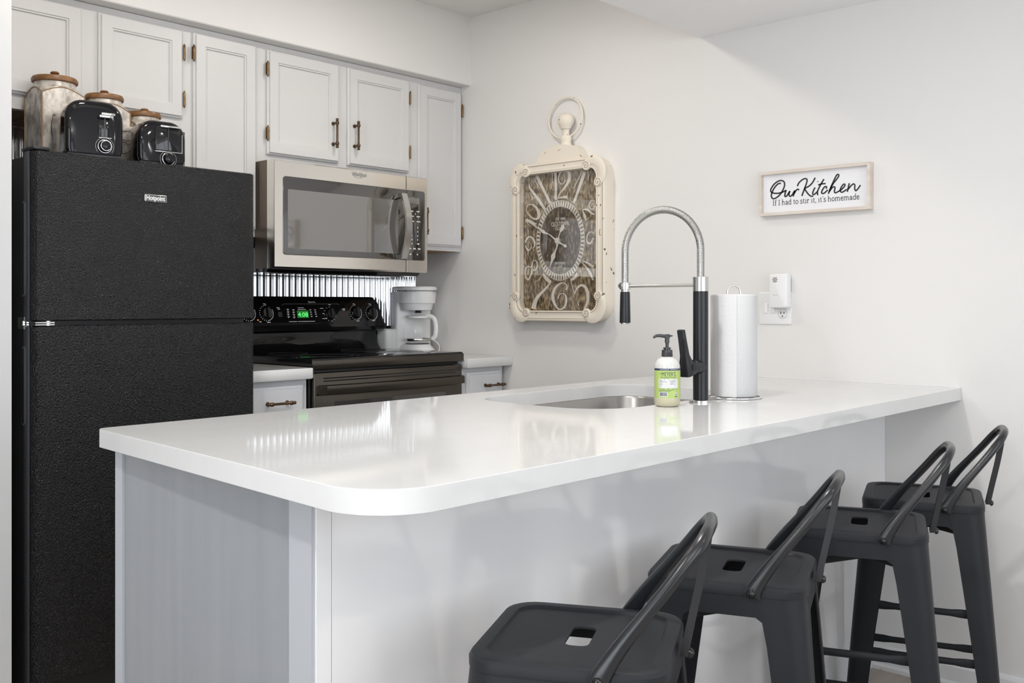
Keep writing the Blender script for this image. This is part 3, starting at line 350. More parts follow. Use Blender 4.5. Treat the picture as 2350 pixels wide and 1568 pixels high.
SIGN_SCRIPT=[[[-1.8992,1.5586,-1.8994,1.5537],[-1.8963,1.5588,-1.8967,1.5538],[-1.8918,1.5587,-1.8931,1.5539],[-1.8868,1.5573,-1.8896,1.5529],[-1.8819,1.5539,-1.8856,1.5501],[-1.877,1.5494,-1.8811,1.5459],[-1.8726,1.5444,-1.877,1.5413],[-1.8687,1.5387,-1.8735,1.536],[-1.8654,1.5326,-1.8703,1.5302],[-1.8629,1.5272,-1.8679,1.525],[-1.8613,1.5227,-1.8665,1.5211],[-1.8605,1.5187,-1.8658,1.5178],[-1.8605,1.5149,-1.8658,1.515],[-1.8614,1.511,-1.8665,1.5122],[-1.8633,1.5073,-1.8678,1.5098],[-1.8661,1.5045,-1.8692,1.5083],[-1.8696,1.5028,-1.8707,1.5076],[-1.8737,1.5025,-1.8729,1.5074],[-1.8781,1.5034,-1.876,1.508],[-1.8833,1.5056,-1.8805,1.5099],[-1.8891,1.5088,-1.8857,1.5129],[-1.8946,1.5129,-1.8907,1.5166],[-1.8996,1.5181,-1.8954,1.5214],[-1.9043,1.524,-1.8999,1.527],[-1.9083,1.5298,-1.9036,1.5325],[-1.9114,1.5354,-1.9065,1.5377],[-1.9137,1.541,-1.9087,1.5429],[-1.9152,1.5463,-1.91,1.5476],[-1.9157,1.5513,-1.9104,1.5518],[-1.9153,1.556,-1.9101,1.5555],[-1.9138,1.5602,-1.9091,1.5583],[-1.9109,1.5636,-1.9075,1.5602],[-1.9072,1.566,-1.9051,1.5617],[-1.9031,1.5675,-1.9021,1.5627],[-1.8989,1.5682,-1.899,1.5633],[-1.8943,1.5681,-1.8955,1.5632],[-1.8894,1.567,-1.8915,1.5624],[-1.8839,1.5649,-1.8867,1.5604],[-1.8782,1.5618,-1.8814,1.5576],[-1.8729,1.5581,-1.8767,1.5543],[-1.8683,1.5536,-1.8726,1.5502],[-1.8643,1.5486,-1.8688,1.5456],[-1.8612,1.544,-1.866,1.5414],[-1.8591,1.54,-1.8642,1.5379],[-1.858,1.5362,-1.8633,1.5351],[-1.858,1.5324,-1.8633,1.5329],[-1.8596,1.5288,-1.8641,1.5313],[-1.8624,1.526,-1.8657,1.5296],[-1.8659,1.5238,-1.8681,1.5281],[-1.87,1.5222,-1.8712,1.5269],[-1.8746,1.5212,-1.8752,1.526],[-1.8792,1.5205,-1.8794,1.5254],[-1.8838,1.5202,-1.8835,1.5251],[-1.8885,1.5202,-1.8878,1.5251],[-1.8931,1.5205,-1.8922,1.5254],[-1.8977,1.5211,-1.8965,1.5259],[-1.9023,1.5219,-1.9007,1.5267],[-1.907,1.5231,-1.9049,1.5278],[-1.9121,1.525,-1.9096,1.5295],[-1.9171,1.5273,-1.9144,1.5317],[-1.9205,1.5289,-1.9178,1.5333]],[[-1.9167,1.5322,-1.9216,1.53],[-1.9154,1.5294,-1.9203,1.5272],[-1.9136,1.5253,-1.9186,1.5233],[-1.9122,1.521,-1.9173,1.5195],[-1.9114,1.5168,-1.9166,1.5157],[-1.911,1.5124,-1.9162,1.5121],[-1.9119,1.5086,-1.9163,1.5109],[-1.9159,1.5065,-1.9157,1.5114],[-1.9197,1.5073,-1.917,1.5117],[-1.9233,1.5099,-1.9194,1.5134],[-1.9275,1.5148,-1.9231,1.5178],[-1.9319,1.5211,-1.9274,1.524],[-1.935,1.5256,-1.9305,1.5284]],[[-1.9303,1.5281,-1.9352,1.5259],[-1.9291,1.5255,-1.934,1.5233],[-1.9274,1.5216,-1.9324,1.5198],[-1.9264,1.5175,-1.9317,1.5168],[-1.9269,1.5134,-1.932,1.5141],[-1.9283,1.5096,-1.9329,1.5116],[-1.9312,1.5067,-1.9335,1.5109],[-1.9352,1.5062,-1.9336,1.511],[-1.9386,1.5077,-1.9354,1.5118],[-1.942,1.5106,-1.9379,1.5139],[-1.946,1.5156,-1.9416,1.5185],[-1.9501,1.5218,-1.9457,1.5246],[-1.9531,1.5262,-1.9486,1.529]],[[-1.9483,1.5285,-1.9533,1.5267],[-1.9418,1.5083,-1.9468,1.5066]],[[-1.9499,1.5144,-1.9453,1.517],[-1.9519,1.5177,-1.9473,1.5203],[-1.9546,1.5221,-1.9502,1.525],[-1.9572,1.5256,-1.9531,1.5289],[-1.9594,1.5274,-1.9561,1.5314],[-1.9614,1.5285,-1.9591,1.533],[-1.9621,1.5287,-1.9625,1.5335],[-1.9617,1.5288,-1.9657,1.5315],[-1.9624,1.5274,-1.967,1.5291],[-1.963,1.5261,-1.9677,1.5276]],[[-1.9626,1.5401,-1.9577,1.5419],[-1.9635,1.5429,-1.9586,1.5447],[-1.9649,1.5466,-1.9602,1.549],[-1.967,1.5501,-1.9628,1.5533],[-1.9705,1.5535,-1.9668,1.5572],[-1.9749,1.5569,-1.9716,1.5609],[-1.9792,1.5595,-1.9764,1.5638],[-1.9831,1.5612,-1.981,1.5658],[-1.9868,1.5621,-1.9855,1.5669],[-1.9896,1.5623,-1.9896,1.5671],[-1.9911,1.5619,-1.9931,1.5661],[-1.9919,1.5613,-1.996,1.5638],[-1.9924,1.56,-1.9974,1.5604],[-1.9925,1.5576,-1.9976,1.5567],[-1.9918,1.554,-1.9967,1.5525],[-1.9903,1.5493,-1.9952,1.5474],[-1.988,1.5429,-1.9928,1.5409],[-1.9849,1.5354,-1.9897,1.5334],[-1.9818,1.528,-1.9867,1.526],[-1.9788,1.5203,-1.9836,1.5183],[-1.9758,1.5128,-1.9806,1.5108],[-1.9737,1.5075,-1.9785,1.5055]],[[-2.0219,1.566,-2.0264,1.5634],[-2.0194,1.5616,-2.0239,1.559],[-2.0158,1.5555,-2.0202,1.5528],[-2.012,1.5501,-2.0161,1.547],[-2.0082,1.5461,-2.012,1.5426],[-2.0042,1.5426,-2.0076,1.5388],[-1.9999,1.5398,-2.0027,1.5355],[-1.9945,1.5374,-1.9968,1.5329],[-1.9886,1.5355,-1.9906,1.5309],[-1.9843,1.5342,-1.9863,1.5296]],[[-1.9831,1.5309,-1.9875,1.5329],[-1.9846,1.5282,-1.9891,1.5303],[-1.9869,1.5243,-1.9913,1.5265],[-1.9896,1.5202,-1.9938,1.5226],[-1.9927,1.5159,-1.9968,1.5185],[-1.9961,1.5115,-2.0001,1.5142],[-1.9995,1.5077,-2.0031,1.5108],[-2.0027,1.5048,-2.0058,1.5084],[-2.0059,1.5026,-2.0083,1.5066],[-2.0093,1.5011,-2.0103,1.5057],[-2.0129,1.5007,-2.0124,1.5055],[-2.0159,1.5011,-2.0147,1.5058],[-2.0179,1.5015,-2.0165,1.5062]],[[-2.0213,1.5331,-2.0258,1.5305],[-2.0195,1.5301,-2.024,1.5275],[-2.017,1.5257,-2.0215,1.5232],[-2.0148,1.5214,-2.0196,1.5193],[-2.0135,1.5177,-2.0184,1.516],[-2.0126,1.514,-2.0176,1.513],[-2.0126,1.5107,-2.0176,1.5113],[-2.0142,1.5076,-2.0178,1.5108],[-2.0176,1.5058,-2.018,1.5106],[-2.0216,1.5064,-2.0191,1.5107],[-2.0262,1.5093,-2.0229,1.5132],[-2.0312,1.5134,-2.0277,1.5171],[-2.0347,1.5163,-2.0313,1.52]],[[-2.0306,1.5501,-2.0346,1.5527],[-2.0318,1.5484,-2.0358,1.551]],[[-2.0528,1.5585,-2.057,1.5556],[-2.0498,1.5542,-2.054,1.5513],[-2.0455,1.548,-2.0498,1.5451],[-2.0413,1.5415,-2.0457,1.5388],[-2.0374,1.5348,-2.0419,1.5323],[-2.0338,1.528,-2.0384,1.5256],[-2.0311,1.5221,-2.0358,1.5201],[-2.0297,1.518,-2.0346,1.5166],[-2.0294,1.515,-2.0344,1.5144],[-2.0294,1.5123,-2.0345,1.5122],[-2.0298,1.5092,-2.0348,1.5096],[-2.0305,1.5063,-2.0354,1.507],[-2.031,1.5044,-2.0359,1.5052]],[[-2.0352,1.537,-2.0337,1.5416],[-2.0386,1.5377,-2.0371,1.5424],[-2.0434,1.5387,-2.0421,1.5434],[-2.0481,1.5394,-2.0472,1.5442],[-2.0527,1.5396,-2.0523,1.5443],[-2.0575,1.5394,-2.0572,1.5442],[-2.0609,1.5393,-2.0606,1.5441]],[[-2.0645,1.5232,-2.0599,1.5255],[-2.0653,1.525,-2.0608,1.5273],[-2.0666,1.5278,-2.0617,1.5294],[-2.0665,1.5313,-2.062,1.5297],[-2.0637,1.5338,-2.0619,1.5295],[-2.06,1.5346,-2.0607,1.5299],[-2.0561,1.5334,-2.0592,1.5295],[-2.0526,1.53,-2.0566,1.5268],[-2.0491,1.5254,-2.0534,1.5226],[-2.0464,1.5211,-2.0509,1.5186],[-2.0447,1.5174,-2.0495,1.5155],[-2.0438,1.5138,-2.0488,1.513],[-2.0444,1.5101,-2.0488,1.5122],[-2.0476,1.5075,-2.0492,1.5119],[-2.0517,1.5068,-2.0511,1.5115],[-2.0562,1.5077,-2.0537,1.5121],[-2.0612,1.511,-2.0579,1.5148],[-2.0665,1.5153,-2.063,1.519],[-2.0701,1.5185,-2.0667,1.5221]],[[-2.0758,1.5138,-2.0713,1.5161],[-2.0787,1.5197,-2.0741,1.522],[-2.0827,1.5278,-2.0783,1.5303],[-2.087,1.5353,-2.0828,1.5381],[-2.0917,1.5412,-2.0878,1.5444],[-2.0968,1.5467,-2.093,1.55],[-2.1012,1.5516,-2.0973,1.5548],[-2.1045,1.5557,-2.1005,1.5587],[-2.107,1.5592,-2.1028,1.5619],[-2.1087,1.5625,-2.104,1.5642],[-2.109,1.5659,-2.1041,1.5656],[-2.1076,1.5689,-2.1038,1.5662],[-2.1049,1.5707,-2.1038,1.5662],[-2.1019,1.5708,-2.1033,1.5662],[-2.0988,1.5695,-2.102,1.5657],[-2.0955,1.5662,-2.0997,1.5632],[-2.0919,1.56,-2.0963,1.5575],[-2.0877,1.552,-2.0922,1.5496],[-2.0837,1.5437,-2.0882,1.5414],[-2.0796,1.5351,-2.0841,1.5329],[-2.0756,1.5262,-2.0801,1.5241],[-2.0723,1.5189,-2.0769,1.5168],[-2.0702,1.5138,-2.0749,1.5118],[-2.0689,1.5102,-2.0736,1.5083],[-2.0681,1.5078,-2.0728,1.506]],[[-2.0756,1.5125,-2.0715,1.5155],[-2.0784,1.5162,-2.0743,1.5192],[-2.0822,1.5211,-2.0782,1.5243],[-2.0855,1.5247,-2.0822,1.5284],[-2.088,1.526,-2.086,1.5305],[-2.0902,1.5263,-2.0897,1.531],[-2.091,1.5262,-2.0931,1.5303],[-2.0907,1.5264,-2.0954,1.5275],[-2.0908,1.525,-2.0957,1.5247],[-2.0907,1.5228,-2.0955,1.5218],[-2.09,1.5199,-2.0948,1.5184],[-2.089,1.5163,-2.0938,1.515],[-2.0886,1.5127,-2.0935,1.5125],[-2.0895,1.5096,-2.0939,1.5113],[-2.0915,1.507,-2.0944,1.5106],[-2.0949,1.5057,-2.0946,1.5104],[-2.0985,1.5064,-2.0966,1.5109],[-2.1021,1.508,-2.0997,1.5123],[-2.1045,1.5091,-2.1021,1.5134]],[[-2.1046,1.5092,-2.102,1.5134],[-2.1085,1.5112,-2.1059,1.5154],[-2.114,1.5142,-2.1112,1.5183],[-2.1191,1.5174,-2.116,1.5213],[-2.1233,1.5209,-2.1198,1.5245],[-2.1269,1.5246,-2.1231,1.5278],[-2.1294,1.5282,-2.125,1.5304],[-2.1301,1.5318,-2.1253,1.5318],[-2.1289,1.535,-2.1249,1.5327],[-2.1263,1.5371,-2.125,1.5327],[-2.1231,1.5371,-2.1248,1.5326],[-2.1203,1.5358,-2.1233,1.5318],[-2.1177,1.5335,-2.1214,1.5302],[-2.115,1.5301,-2.1191,1.5272],[-2.1122,1.5259,-2.1165,1.5233],[-2.1102,1.5217,-2.1147,1.5197],[-2.1091,1.518,-2.1139,1.5168],[-2.1088,1.5145,-2.1137,1.5144],[-2.1096,1.5112,-2.1141,1.5128],[-2.1116,1.5084,-2.1149,1.5116],[-2.1149,1.5063,-2.1159,1.5108],[-2.1194,1.5063,-2.1177,1.5108],[-2.1248,1.5087,-2.1222,1.5129],[-2.1309,1.5124,-2.128,1.5164],[-2.1351,1.5151,-2.1323,1.5191]],[[-2.1398,1.537,-2.1445,1.5355],[-2.1389,1.5334,-2.1436,1.532],[-2.1376,1.5284,-2.1423,1.5269],[-2.1364,1.5232,-2.1411,1.5218],[-2.1351,1.518,-2.1398,1.5166],[-2.1338,1.5126,-2.1385,1.5112],[-2.1329,1.5089,-2.1376,1.5075]],[[-2.1392,1.5142,-2.1354,1.5174],[-2.142,1.5174,-2.1382,1.5206],[-2.1459,1.5218,-2.1422,1.5251],[-2.1495,1.5255,-2.146,1.529],[-2.1524,1.528,-2.1492,1.5317],[-2.155,1.5298,-2.1524,1.5339],[-2.1565,1.5304,-2.1557,1.5351],[-2.157,1.5303,-2.1592,1.5342],[-2.1577,1.5295,-2.1616,1.5319],[-2.1584,1.5282,-2.163,1.5288],[-2.1584,1.526,-2.1631,1.5253],[-2.1578,1.5226,-2.1626,1.5218],[-2.1577,1.5189,-2.1625,1.5188],[-2.1584,1.515,-2.163,1.5157],[-2.1595,1.5111,-2.1639,1.5127],[-2.1619,1.508,-2.1642,1.5118],[-2.1659,1.5077,-2.1639,1.5121],[-2.1687,1.5095,-2.1655,1.5132],[-2.1715,1.5122,-2.1678,1.5155],[-2.175,1.5165,-2.1711,1.5195],[-2.1788,1.5218,-2.1749,1.5247],[-2.1815,1.5255,-2.1776,1.5284]]]

# ================================================================== THE SETTING
FZ = -0.03
struct(box('floor', -5.1, 0.1, -6.1, 0.1, FZ - 0.05, FZ, M['floor']))
struct(box('wall_right', 0, 0.1, -6.1, 0.1, FZ, 2.431, M['wall']))
struct(box('wall_back', -2.2, 0, 0, 0.1, FZ, 2.431, M['wall']))
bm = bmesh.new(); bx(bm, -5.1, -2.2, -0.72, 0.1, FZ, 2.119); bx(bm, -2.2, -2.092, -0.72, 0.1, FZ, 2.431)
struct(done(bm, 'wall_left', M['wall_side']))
bm = bmesh.new()
bx(bm, -2.3, 0, -1.573, 0, 2.431, 2.48)
struct(done(bm, 'ceiling', M['ceil']))
bm = bmesh.new()
bx(bm, -5.1, 0, -6.1, -1.573, 2.119, 2.48)
bx(bm, -5.1, -2.2, -1.573, 0.1, 2.119, 2.48)
struct(done(bm, 'ceiling', M['ceil_low']))
bm = bmesh.new()
prof = [(0, 2.431), (-0.378, 2.431), (-0.378, 2.1275), (-0.3745, 2.124), (0, 2.124)]
loft(bm, [[(-2.092, y, z) for y, z in prof], [(0, y, z) for y, z in prof]])
struct(done(bm, 'trim_1', M['wall'], smooth=None))                     # boxed soffit above the cabinets
# outer walls of the dining side with window openings
def wall_with_holes(name, place, u0, u1, v0, v1, holes, th, m):
    us = sorted({u0, u1, *[h[0] for h in holes], *[h[1] for h in holes]}); vs2 = sorted({v0, v1, *[h[2] for h in holes], *[h[3] for h in holes]})
    bm = bmesh.new()
    for a, b in zip(us, us[1:]):
        for c, d in zip(vs2, vs2[1:]):
            if any(h[0] <= (a + b) / 2 <= h[1] and h[2] <= (c + d) / 2 <= h[3] for h in holes): continue
            p, q = place(a, c), place(b, d)
            if place is PY: bx(bm, a, b, -6.1, -6.0, c, d)
            else: bx(bm, -5.1, -5.0, a, b, c, d)
    return struct(done(bm, name, m))
PY = lambda u, v: (u, -6, v)
PX = lambda u, v: (-5, u, v)
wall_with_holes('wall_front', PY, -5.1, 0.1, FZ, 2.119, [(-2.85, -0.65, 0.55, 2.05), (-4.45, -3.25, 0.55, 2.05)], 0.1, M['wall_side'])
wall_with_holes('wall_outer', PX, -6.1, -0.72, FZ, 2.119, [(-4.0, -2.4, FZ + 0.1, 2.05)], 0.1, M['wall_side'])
def frame_bars(name, mk, u0, u1, v0, v1, nu, m):
    bm = bmesh.new(); t = 0.035
    for a, b, c, d in [(u0, u0 + t, v0, v1), (u1 - t, u1, v0, v1), (u0, u1, v0, v0 + t), (u0, u1, v1 - t, v1)]: mk(bm, a, b, c, d)
    for k in range(1, nu): c = u0 + (u1 - u0) * k / nu; mk(bm, c - 0.02, c + 0.02, v0, v1)
    return struct(done(bm, name, m))
mky = lambda bm, a, b, c, d: bx(bm, a, b, -6.0, -5.95, c, d)
mkx = lambda bm, a, b, c, d: bx(bm, -5.0, -4.95, a, b, c, d)
frame_bars('window_1', mky, -2.88, -0.62, 0.52, 2.08, 3, M['white_matte'])
frame_bars('window_2', mky, -4.48, -3.22, 0.52, 2.08, 2, M['white_matte'])
frame_bars('door_1', mkx, -4.03, -2.37, FZ, 2.08, 2, M['white_matte'])
bm = bmesh.new()
prof = [(0, FZ), (-0.020, FZ), (-0.020, FZ + 0.012), (-0.013, FZ + 0.02), (-0.012, FZ + 0.062), (-0.006, FZ + 0.072), (0, FZ + 0.074)]
loft(bm, [[(x, -2.2205, z) for x, z in prof], [(x, -6.0, z) for x, z in prof]])
struct(done(bm, 'baseboard_right', M['base_white'], smooth=None))

# ================================================================== UPPER CABINETS
def bar_pull(name, c, axis, ln, parent, m=None):
    """bronze bar pull with ball collars; c on the face it is fixed to, bar runs along axis, faces -y"""
    m = m or M['bronze']; bm = bmesh.new(); h = ln / 2
    ax = Vector((0, 0, 1)) if axis == 'z' else Vector((1, 0, 0)); c = Vector(c); o = Vector((0, -0.028, 0))
    pr = [(-h, 0.0035), (-h + 0.002, 0.006), (-h + 0.008, 0.006), (-h + 0.010, 0.0045), (-h + 0.014, 0.0075), (-h + 0.022, 0.0078), (-h + 0.026, 0.0045)]
    pr = pr + [(-a, b) for a, b in reversed(pr)]
    tube(bm, [c + o + ax * a for a, b in pr], [b for a, b in pr], 10)
    for s in (-1, 1):
        p = c + ax * s * (h - 0.018)
        tube(bm, [p, p + Vector((0, -0.004, 0)), p + Vector((0, -0.005, 0)), p + o], [0.0075, 0.0075, 0.0042, 0.0042], 10)
    return done(bm, name, m, parent, 50)
def hinge(c, parent, side=1):
    bm = bmesh.new(); x, y, z = c
    bx(bm, x, x + side * 0.006 if side > 0 else x, y - 0.003, y, z - 0.022, z + 0.022, 0) if side > 0 else bx(bm, x - 0.006, x, y - 0.003, y, z - 0.022, z + 0.022, 0)
    tube(bm, [(x, y - 0.006, z - 0.03), (x, y - 0.006, z - 0.026), (x, y - 0.006, z - 0.024), (x, y - 0.006, z + 0.024), (x, y - 0.006, z + 0.026), (x, y - 0.006, z + 0.03)], [0.0015, 0.0032, 0.0042, 0.0042, 0.0032, 0.0015], 10)
    return done(bm, 'hinge', M['brass'], parent, 50)
YF = -0.316
def upper(name, x0, x1, z0, z1, doors, label, hinges, pulls=(), raw=True):
    t = empty(name, (0, 0, 0)); tag(t, label, 'cabinet', 'upper kitchen cabinets')
    bm = bmesh.new()
    bx(bm, x0, x1, YF, -0.001, z0, z1)
    done(bm, 'body', M['cab'], t, None)
    if raw: box('underside', x0 + 0.012, x1 - 0.012, YF + 0.02, -0.012, z0 - 0.0015, z0 + 0.001, M['cab_raw'], t)
    for k, (a, b, c, d) in enumerate(doors):
        dr = ringdoor('door', a, b, c, d, YF, DOORP, M['cab'], t)
        for (hx, hz, sd, dk) in hinges:
            if dk == k: hinge((hx, YF - 0.012, hz), dr, sd)
        for (px_, pz, dk) in pulls:
            if dk == k: bar_pull('handle', (px_, YF - 0.019, pz), 'z', 0.118, dr)
    return t
upper('wall_cabinet', -2.09, -1.362, 1.745, 2.122, [(-2.03, -1.73, 1.79, 2.098), (-1.675, -1.376, 1.79, 2.098)],
      'short pale grey two-door wall cabinet above the black refrigerator', [(-1.374, 2.021, 1, 1), (-1.374, 1.857, 1, 1)])
upper('wall_cabinet', -1.362, -1.052, 1.391, 2.122, [(-1.335, -1.081, 1.418, 2.101)],
      'tall pale grey one-door wall cabinet between refrigerator and microwave', [(-1.337, 2.027, -1, 0), (-1.337, 1.50, -1, 0)])
upper('wall_cabinet', -1.052, -0.301, 1.678, 2.122, [(-1.032, -0.699, 1.705, 2.099), (-0.653, -0.325, 1.703, 2.099)],
      'pale grey two-door wall cabinet with bronze pulls above the microwave',
      [(-1.034, 2.025, -1, 0), (-1.034, 1.783, -1, 0), (-0.323, 2.025, 1, 1), (-0.323, 1.792, 1, 1)],
      [(-0.733, 1.818, 0), (-0.626, 1.822, 1)], raw=False)
upper('wall_cabinet', -0.301, -0.002, 1.378, 2.122, [(-0.27, -0.012, 1.397, 2.096)],
      'tall narrow pale grey wall cabinet beside the wall with the clock', [(-0.010, 2.015, 1, 0), (-0.010, 1.462, 1, 0)],
      [(-0.250, 1.50, 0)])

# ================================================================== MICROWAVE
t = empty('microwave', (0, 0, 0)); tag(t, 'stainless steel over-the-range microwave hung under the wall cabinet', 'microwave')
X0, X1, Z0, Z1, YM = -1.080, -0.323, 1.272, 1.671, -0.4434
bm = bmesh.new()
prof = [(-0.023, Z0 + 0.02), (-0.023, Z1), (YM + 0.045, Z1), (YM + 0.045, Z0 - 0.002), (YM + 0.06, Z0 - 0.014), (-0.12, Z0 - 0.014)]
loft(bm, [[(X0 + 0.004, y, z) for y, z in prof], [(X1 - 0.004, y, z) for y, z in prof]])
done(bm, 'body', M['black_gloss'], t, None)
box('reflection_panel', X0 + 0.0, X0 + 0.004, YM + 0.045, YF - 0.002, Z0 + 0.001, Z1, M['side_reflection'], t)
bm = bmesh.new()
for k in range(26):
    x = X0 + 0.06 + k * 0.025
    bx(bm, x, x + 0.014, YM + 0.08, YM + 0.16, Z0 - 0.0165, Z0 - 0.0145)
done(bm, 'vent', M['dark_steel'], t, None)
SP = -0.4405
def mwface(name, a, b, parent, m):
    bm = bmesh.new()
    o = 0.006
    rings = [[(a, YM + 0.045, Z0), (b, YM + 0.045, Z0), (b, YM + 0.045, Z1), (a, YM + 0.045, Z1)],
             [(a, YM + 0.008, Z0), (b, YM + 0.008, Z0), (b, YM + 0.008, Z1), (a, YM + 0.008, Z1)],
             [(a + o * .4, YM, Z0 + o), (b - o * .4, YM, Z0 + o), (b - o * .4, YM, Z1 - o), (a + o * .4, YM, Z1 - o)]]
    loft(bm, rings); return done(bm, name, m, parent, 20)
door = mwface('door', X0, SP - 0.0015, t, M['steel'])
ctl = mwface('control_panel', SP + 0.0015, X1, t, M['steel'])
o_ = plate('window_glass', rrect(-1.042, SP - 0.002, 1.322, 1.612, 0.012, 4, (0.001, 0.012, 0.012, 0.001)), FRONT(YM), [0, 0.0015, 0.002], M['glass_dark'], door, insets=[0, 0, .001])
plate('window_screen', rrect(-1.022, -0.487, 1.346, 1.565, 0.006, 4), FRONT(YM - 0.002), [0, 0.0006], M['mesh_window'], o_)
plate('control_glass', rrect(SP + 0.002, -0.340, 1.322, 1.612, 0.012, 4, (0.012, 0.001, 0.001, 0.012)), FRONT(YM), [0, 0.0015, 0.002], M['glass_dark'], ctl, insets=[0, 0, .001])
bm = bmesh.new()                     # bowed flat handle
n = 18
rings = []
for k in range(n + 1):
    s = k / n; z = 1.325 + s * 0.268; bow = 0.018 + 0.034 * math.sin(PI * s)
    rings.append([(-0.492, YM - bow, z), (-0.462, YM - bow, z), (-0.462, YM - bow - 0.010, z), (-0.492, YM - bow - 0.010, z)])
loft(bm, rings)
for z in (1.333, 1.585): bx(bm, -0.489, -0.465, YM - 0.026, YM - 0.001, z - 0.008, z + 0.008)
done(bm, 'handle', M['nickel'], door, 40)
text('brand_lettering', 'Whirlpool', 0.022, (-0.724, YM - 0.001, 1.644), RF, M['grey_mark'], door, width=0.072, ext=0.0008)
bm = bmesh.new()
tube(bm, [(-0.690 + 0.026 * math.cos(a), YM - 0.0016, 1.648 + 0.011 * math.sin(a)) for a in [R(200 + 16 * k) for k in range(16)]], 0.0006, 6)
done(bm, 'brand_ring', M['grey_mark'], door)
bm = bmesh.new()
for r_ in range(3):
    for c_ in range(2): bx(bm, -0.421 + c_ * 0.034, -0.405 + c_ * 0.034 + 0.002 * r_, YM - 0.0028, YM - 0.002, 1.524 - r_ * 0.021, 1.528 - r_ * 0.021)
for r_ in range(5):
    for c_ in range(2): bx(bm, -0.415 + c_ * 0.032, -0.411 + c_ * 0.032 + (0.006 if r_ == 4 and c_ else 0), YM - 0.0028, YM - 0.002, 1.456 - r_ * 0.017, 1.462 - r_ * 0.017)
for k in range(3): bx(bm, -0.432 + k * 0.026, -0.418 + k * 0.026, YM - 0.0028, YM - 0.002, 1.368, 1.373)
bx(bm, -0.425, -0.417, YM - 0.0028, YM - 0.002, 1.344, 1.350); bx(bm, -0.385, -0.380, YM - 0.0028, YM - 0.002, 1.344, 1.350)
done(bm, 'button_marks', M['white_mark'], ctl, None)
box('display', -0.431, -0.372, YM - 0.0026, YM - 0.002, 1.556, 1.582, M['mesh_window'], ctl)

# ================================================================== CORRUGATED BACKSPLASH
bm = bmesh.new()
xs = []
x = -2.088; i = 0
pitch = 0.0312
N = int((2.088 - 0.004) / pitch * 8)
top = []; bot = []
pts = []
for k in range(N + 1):
    x = -2.088 + k * pitch / 8
    y = -0.0125 - 0.0085 * math.cos(2 * PI * k / 8)
    pts.append((x, y))
a = [bm.verts.new((x, y, 1.041)) for x, y in pts]; b = [bm.verts.new((x, y, 1.9)) for x, y in pts]
a2 = [bm.verts.new((x, -0.002, 1.041)) for x, y in (pts[0], pts[-1])]; b2 = [bm.verts.new((x, -0.002, 1.9)) for x, y in (pts[0], pts[-1])]
for k in range(N): bm.faces.new((a[k], a[k + 1], b[k + 1], b[k]))
bm.faces.new((a2[0], a2[1], b2[1], b2[0])); bm.faces.new((a[0], b[0], b2[0], a2[0])); bm.faces.new((a[-1], a2[1], b2[1], b[-1]))
me = bpy.data.meshes.new('corrugated_backsplash'); bmesh.ops.recalc_face_normals(bm, faces=bm.faces); bm.to_mesh(me); bm.free()
# the sheet stops under the wall cabinets
for v in me.vertices:
    if v.co.z > 1.5: v.co.z = 1.37 if v.co.x > -1.36 else 1.74
o = link('corrugated_backsplash', me, M['galv'], None, 60)
tag(o, 'corrugated galvanised steel backsplash sheet behind the range and coffee maker', 'backsplash')
o = box('backsplash_ledge', -2.088, -0.002, -0.026, -0.001, 1.004, 1.040, M['black_satin'], None, 0.003)
tag(o, 'narrow black ledge along the foot of the corrugated backsplash', 'ledge')

# ================================================================== BASE CABINETS AND COUNTERTOPS
def base(name, x0, x1, label, pull):
    t = empty(name, (0, 0, 0)); tag(t, label, 'cabinet', 'base kitchen cabinets')
    bm = bmesh.new(); bx(bm, x0, x1, -0.59, -0.02, 0.07, 0.874); bx(bm, x0 + 0.003, x1 - 0.003, -0.53, -0.03, FZ, 0.07)
    done(bm, 'body', M['cab_base'], t, None)
    DP = [(0, 0), (0, 0.010), (0.004, 0.0125), (0.010, 0.0135), (0.013, 0.019), (0.016, 0.0195)]
    d = ringdoor('drawer', x0 + 0.022, x1 - 0.018, 0.716, 0.856, -0.59, DP, M['cab_base'], t)
    bar_pull('handle', (pull, -0.6095, 0.797), 'x', 0.115, d)
    d = ringdoor('door', x0 + 0.022, x1 - 0.018, 0.10, 0.69, -0.59, DP, M['cab_base'], t)
    bar_pull('handle', (pull, -0.6095, 0.63), 'x', 0.115, d)
base('base_cabinet', -1.318, -1.044, 'grey base cabinet with bronze drawer pull between refrigerator and range', -1.178)
base('base_cabinet', -0.270, -0.020, 'grey base cabinet with drawer between range and right wall', -0.106)
o = plate('countertop', rrect(-1.319, -1.040, -0.635, -0.012, 0.012, 3, (0.002, 0.002, 0.002, 0.012)), TOP(0.876), [0, 0.003, 0.035, 0.038], M['quartz'], insets=[.002, 0, 0, .002])
tag(o, 'small white countertop piece between the refrigerator and the range', 'countertop')
o = plate('countertop', rrect(-0.275, -0.002, -0.635, -0.012, 0.012, 3, (0.002, 0.002, 0.002, 0.002)), TOP(0.876), [0, 0.003, 0.035, 0.038], M['quartz'], insets=[.002, 0, 0, .002])
tag(o, 'small white countertop piece in the corner right of the range', 'countertop')

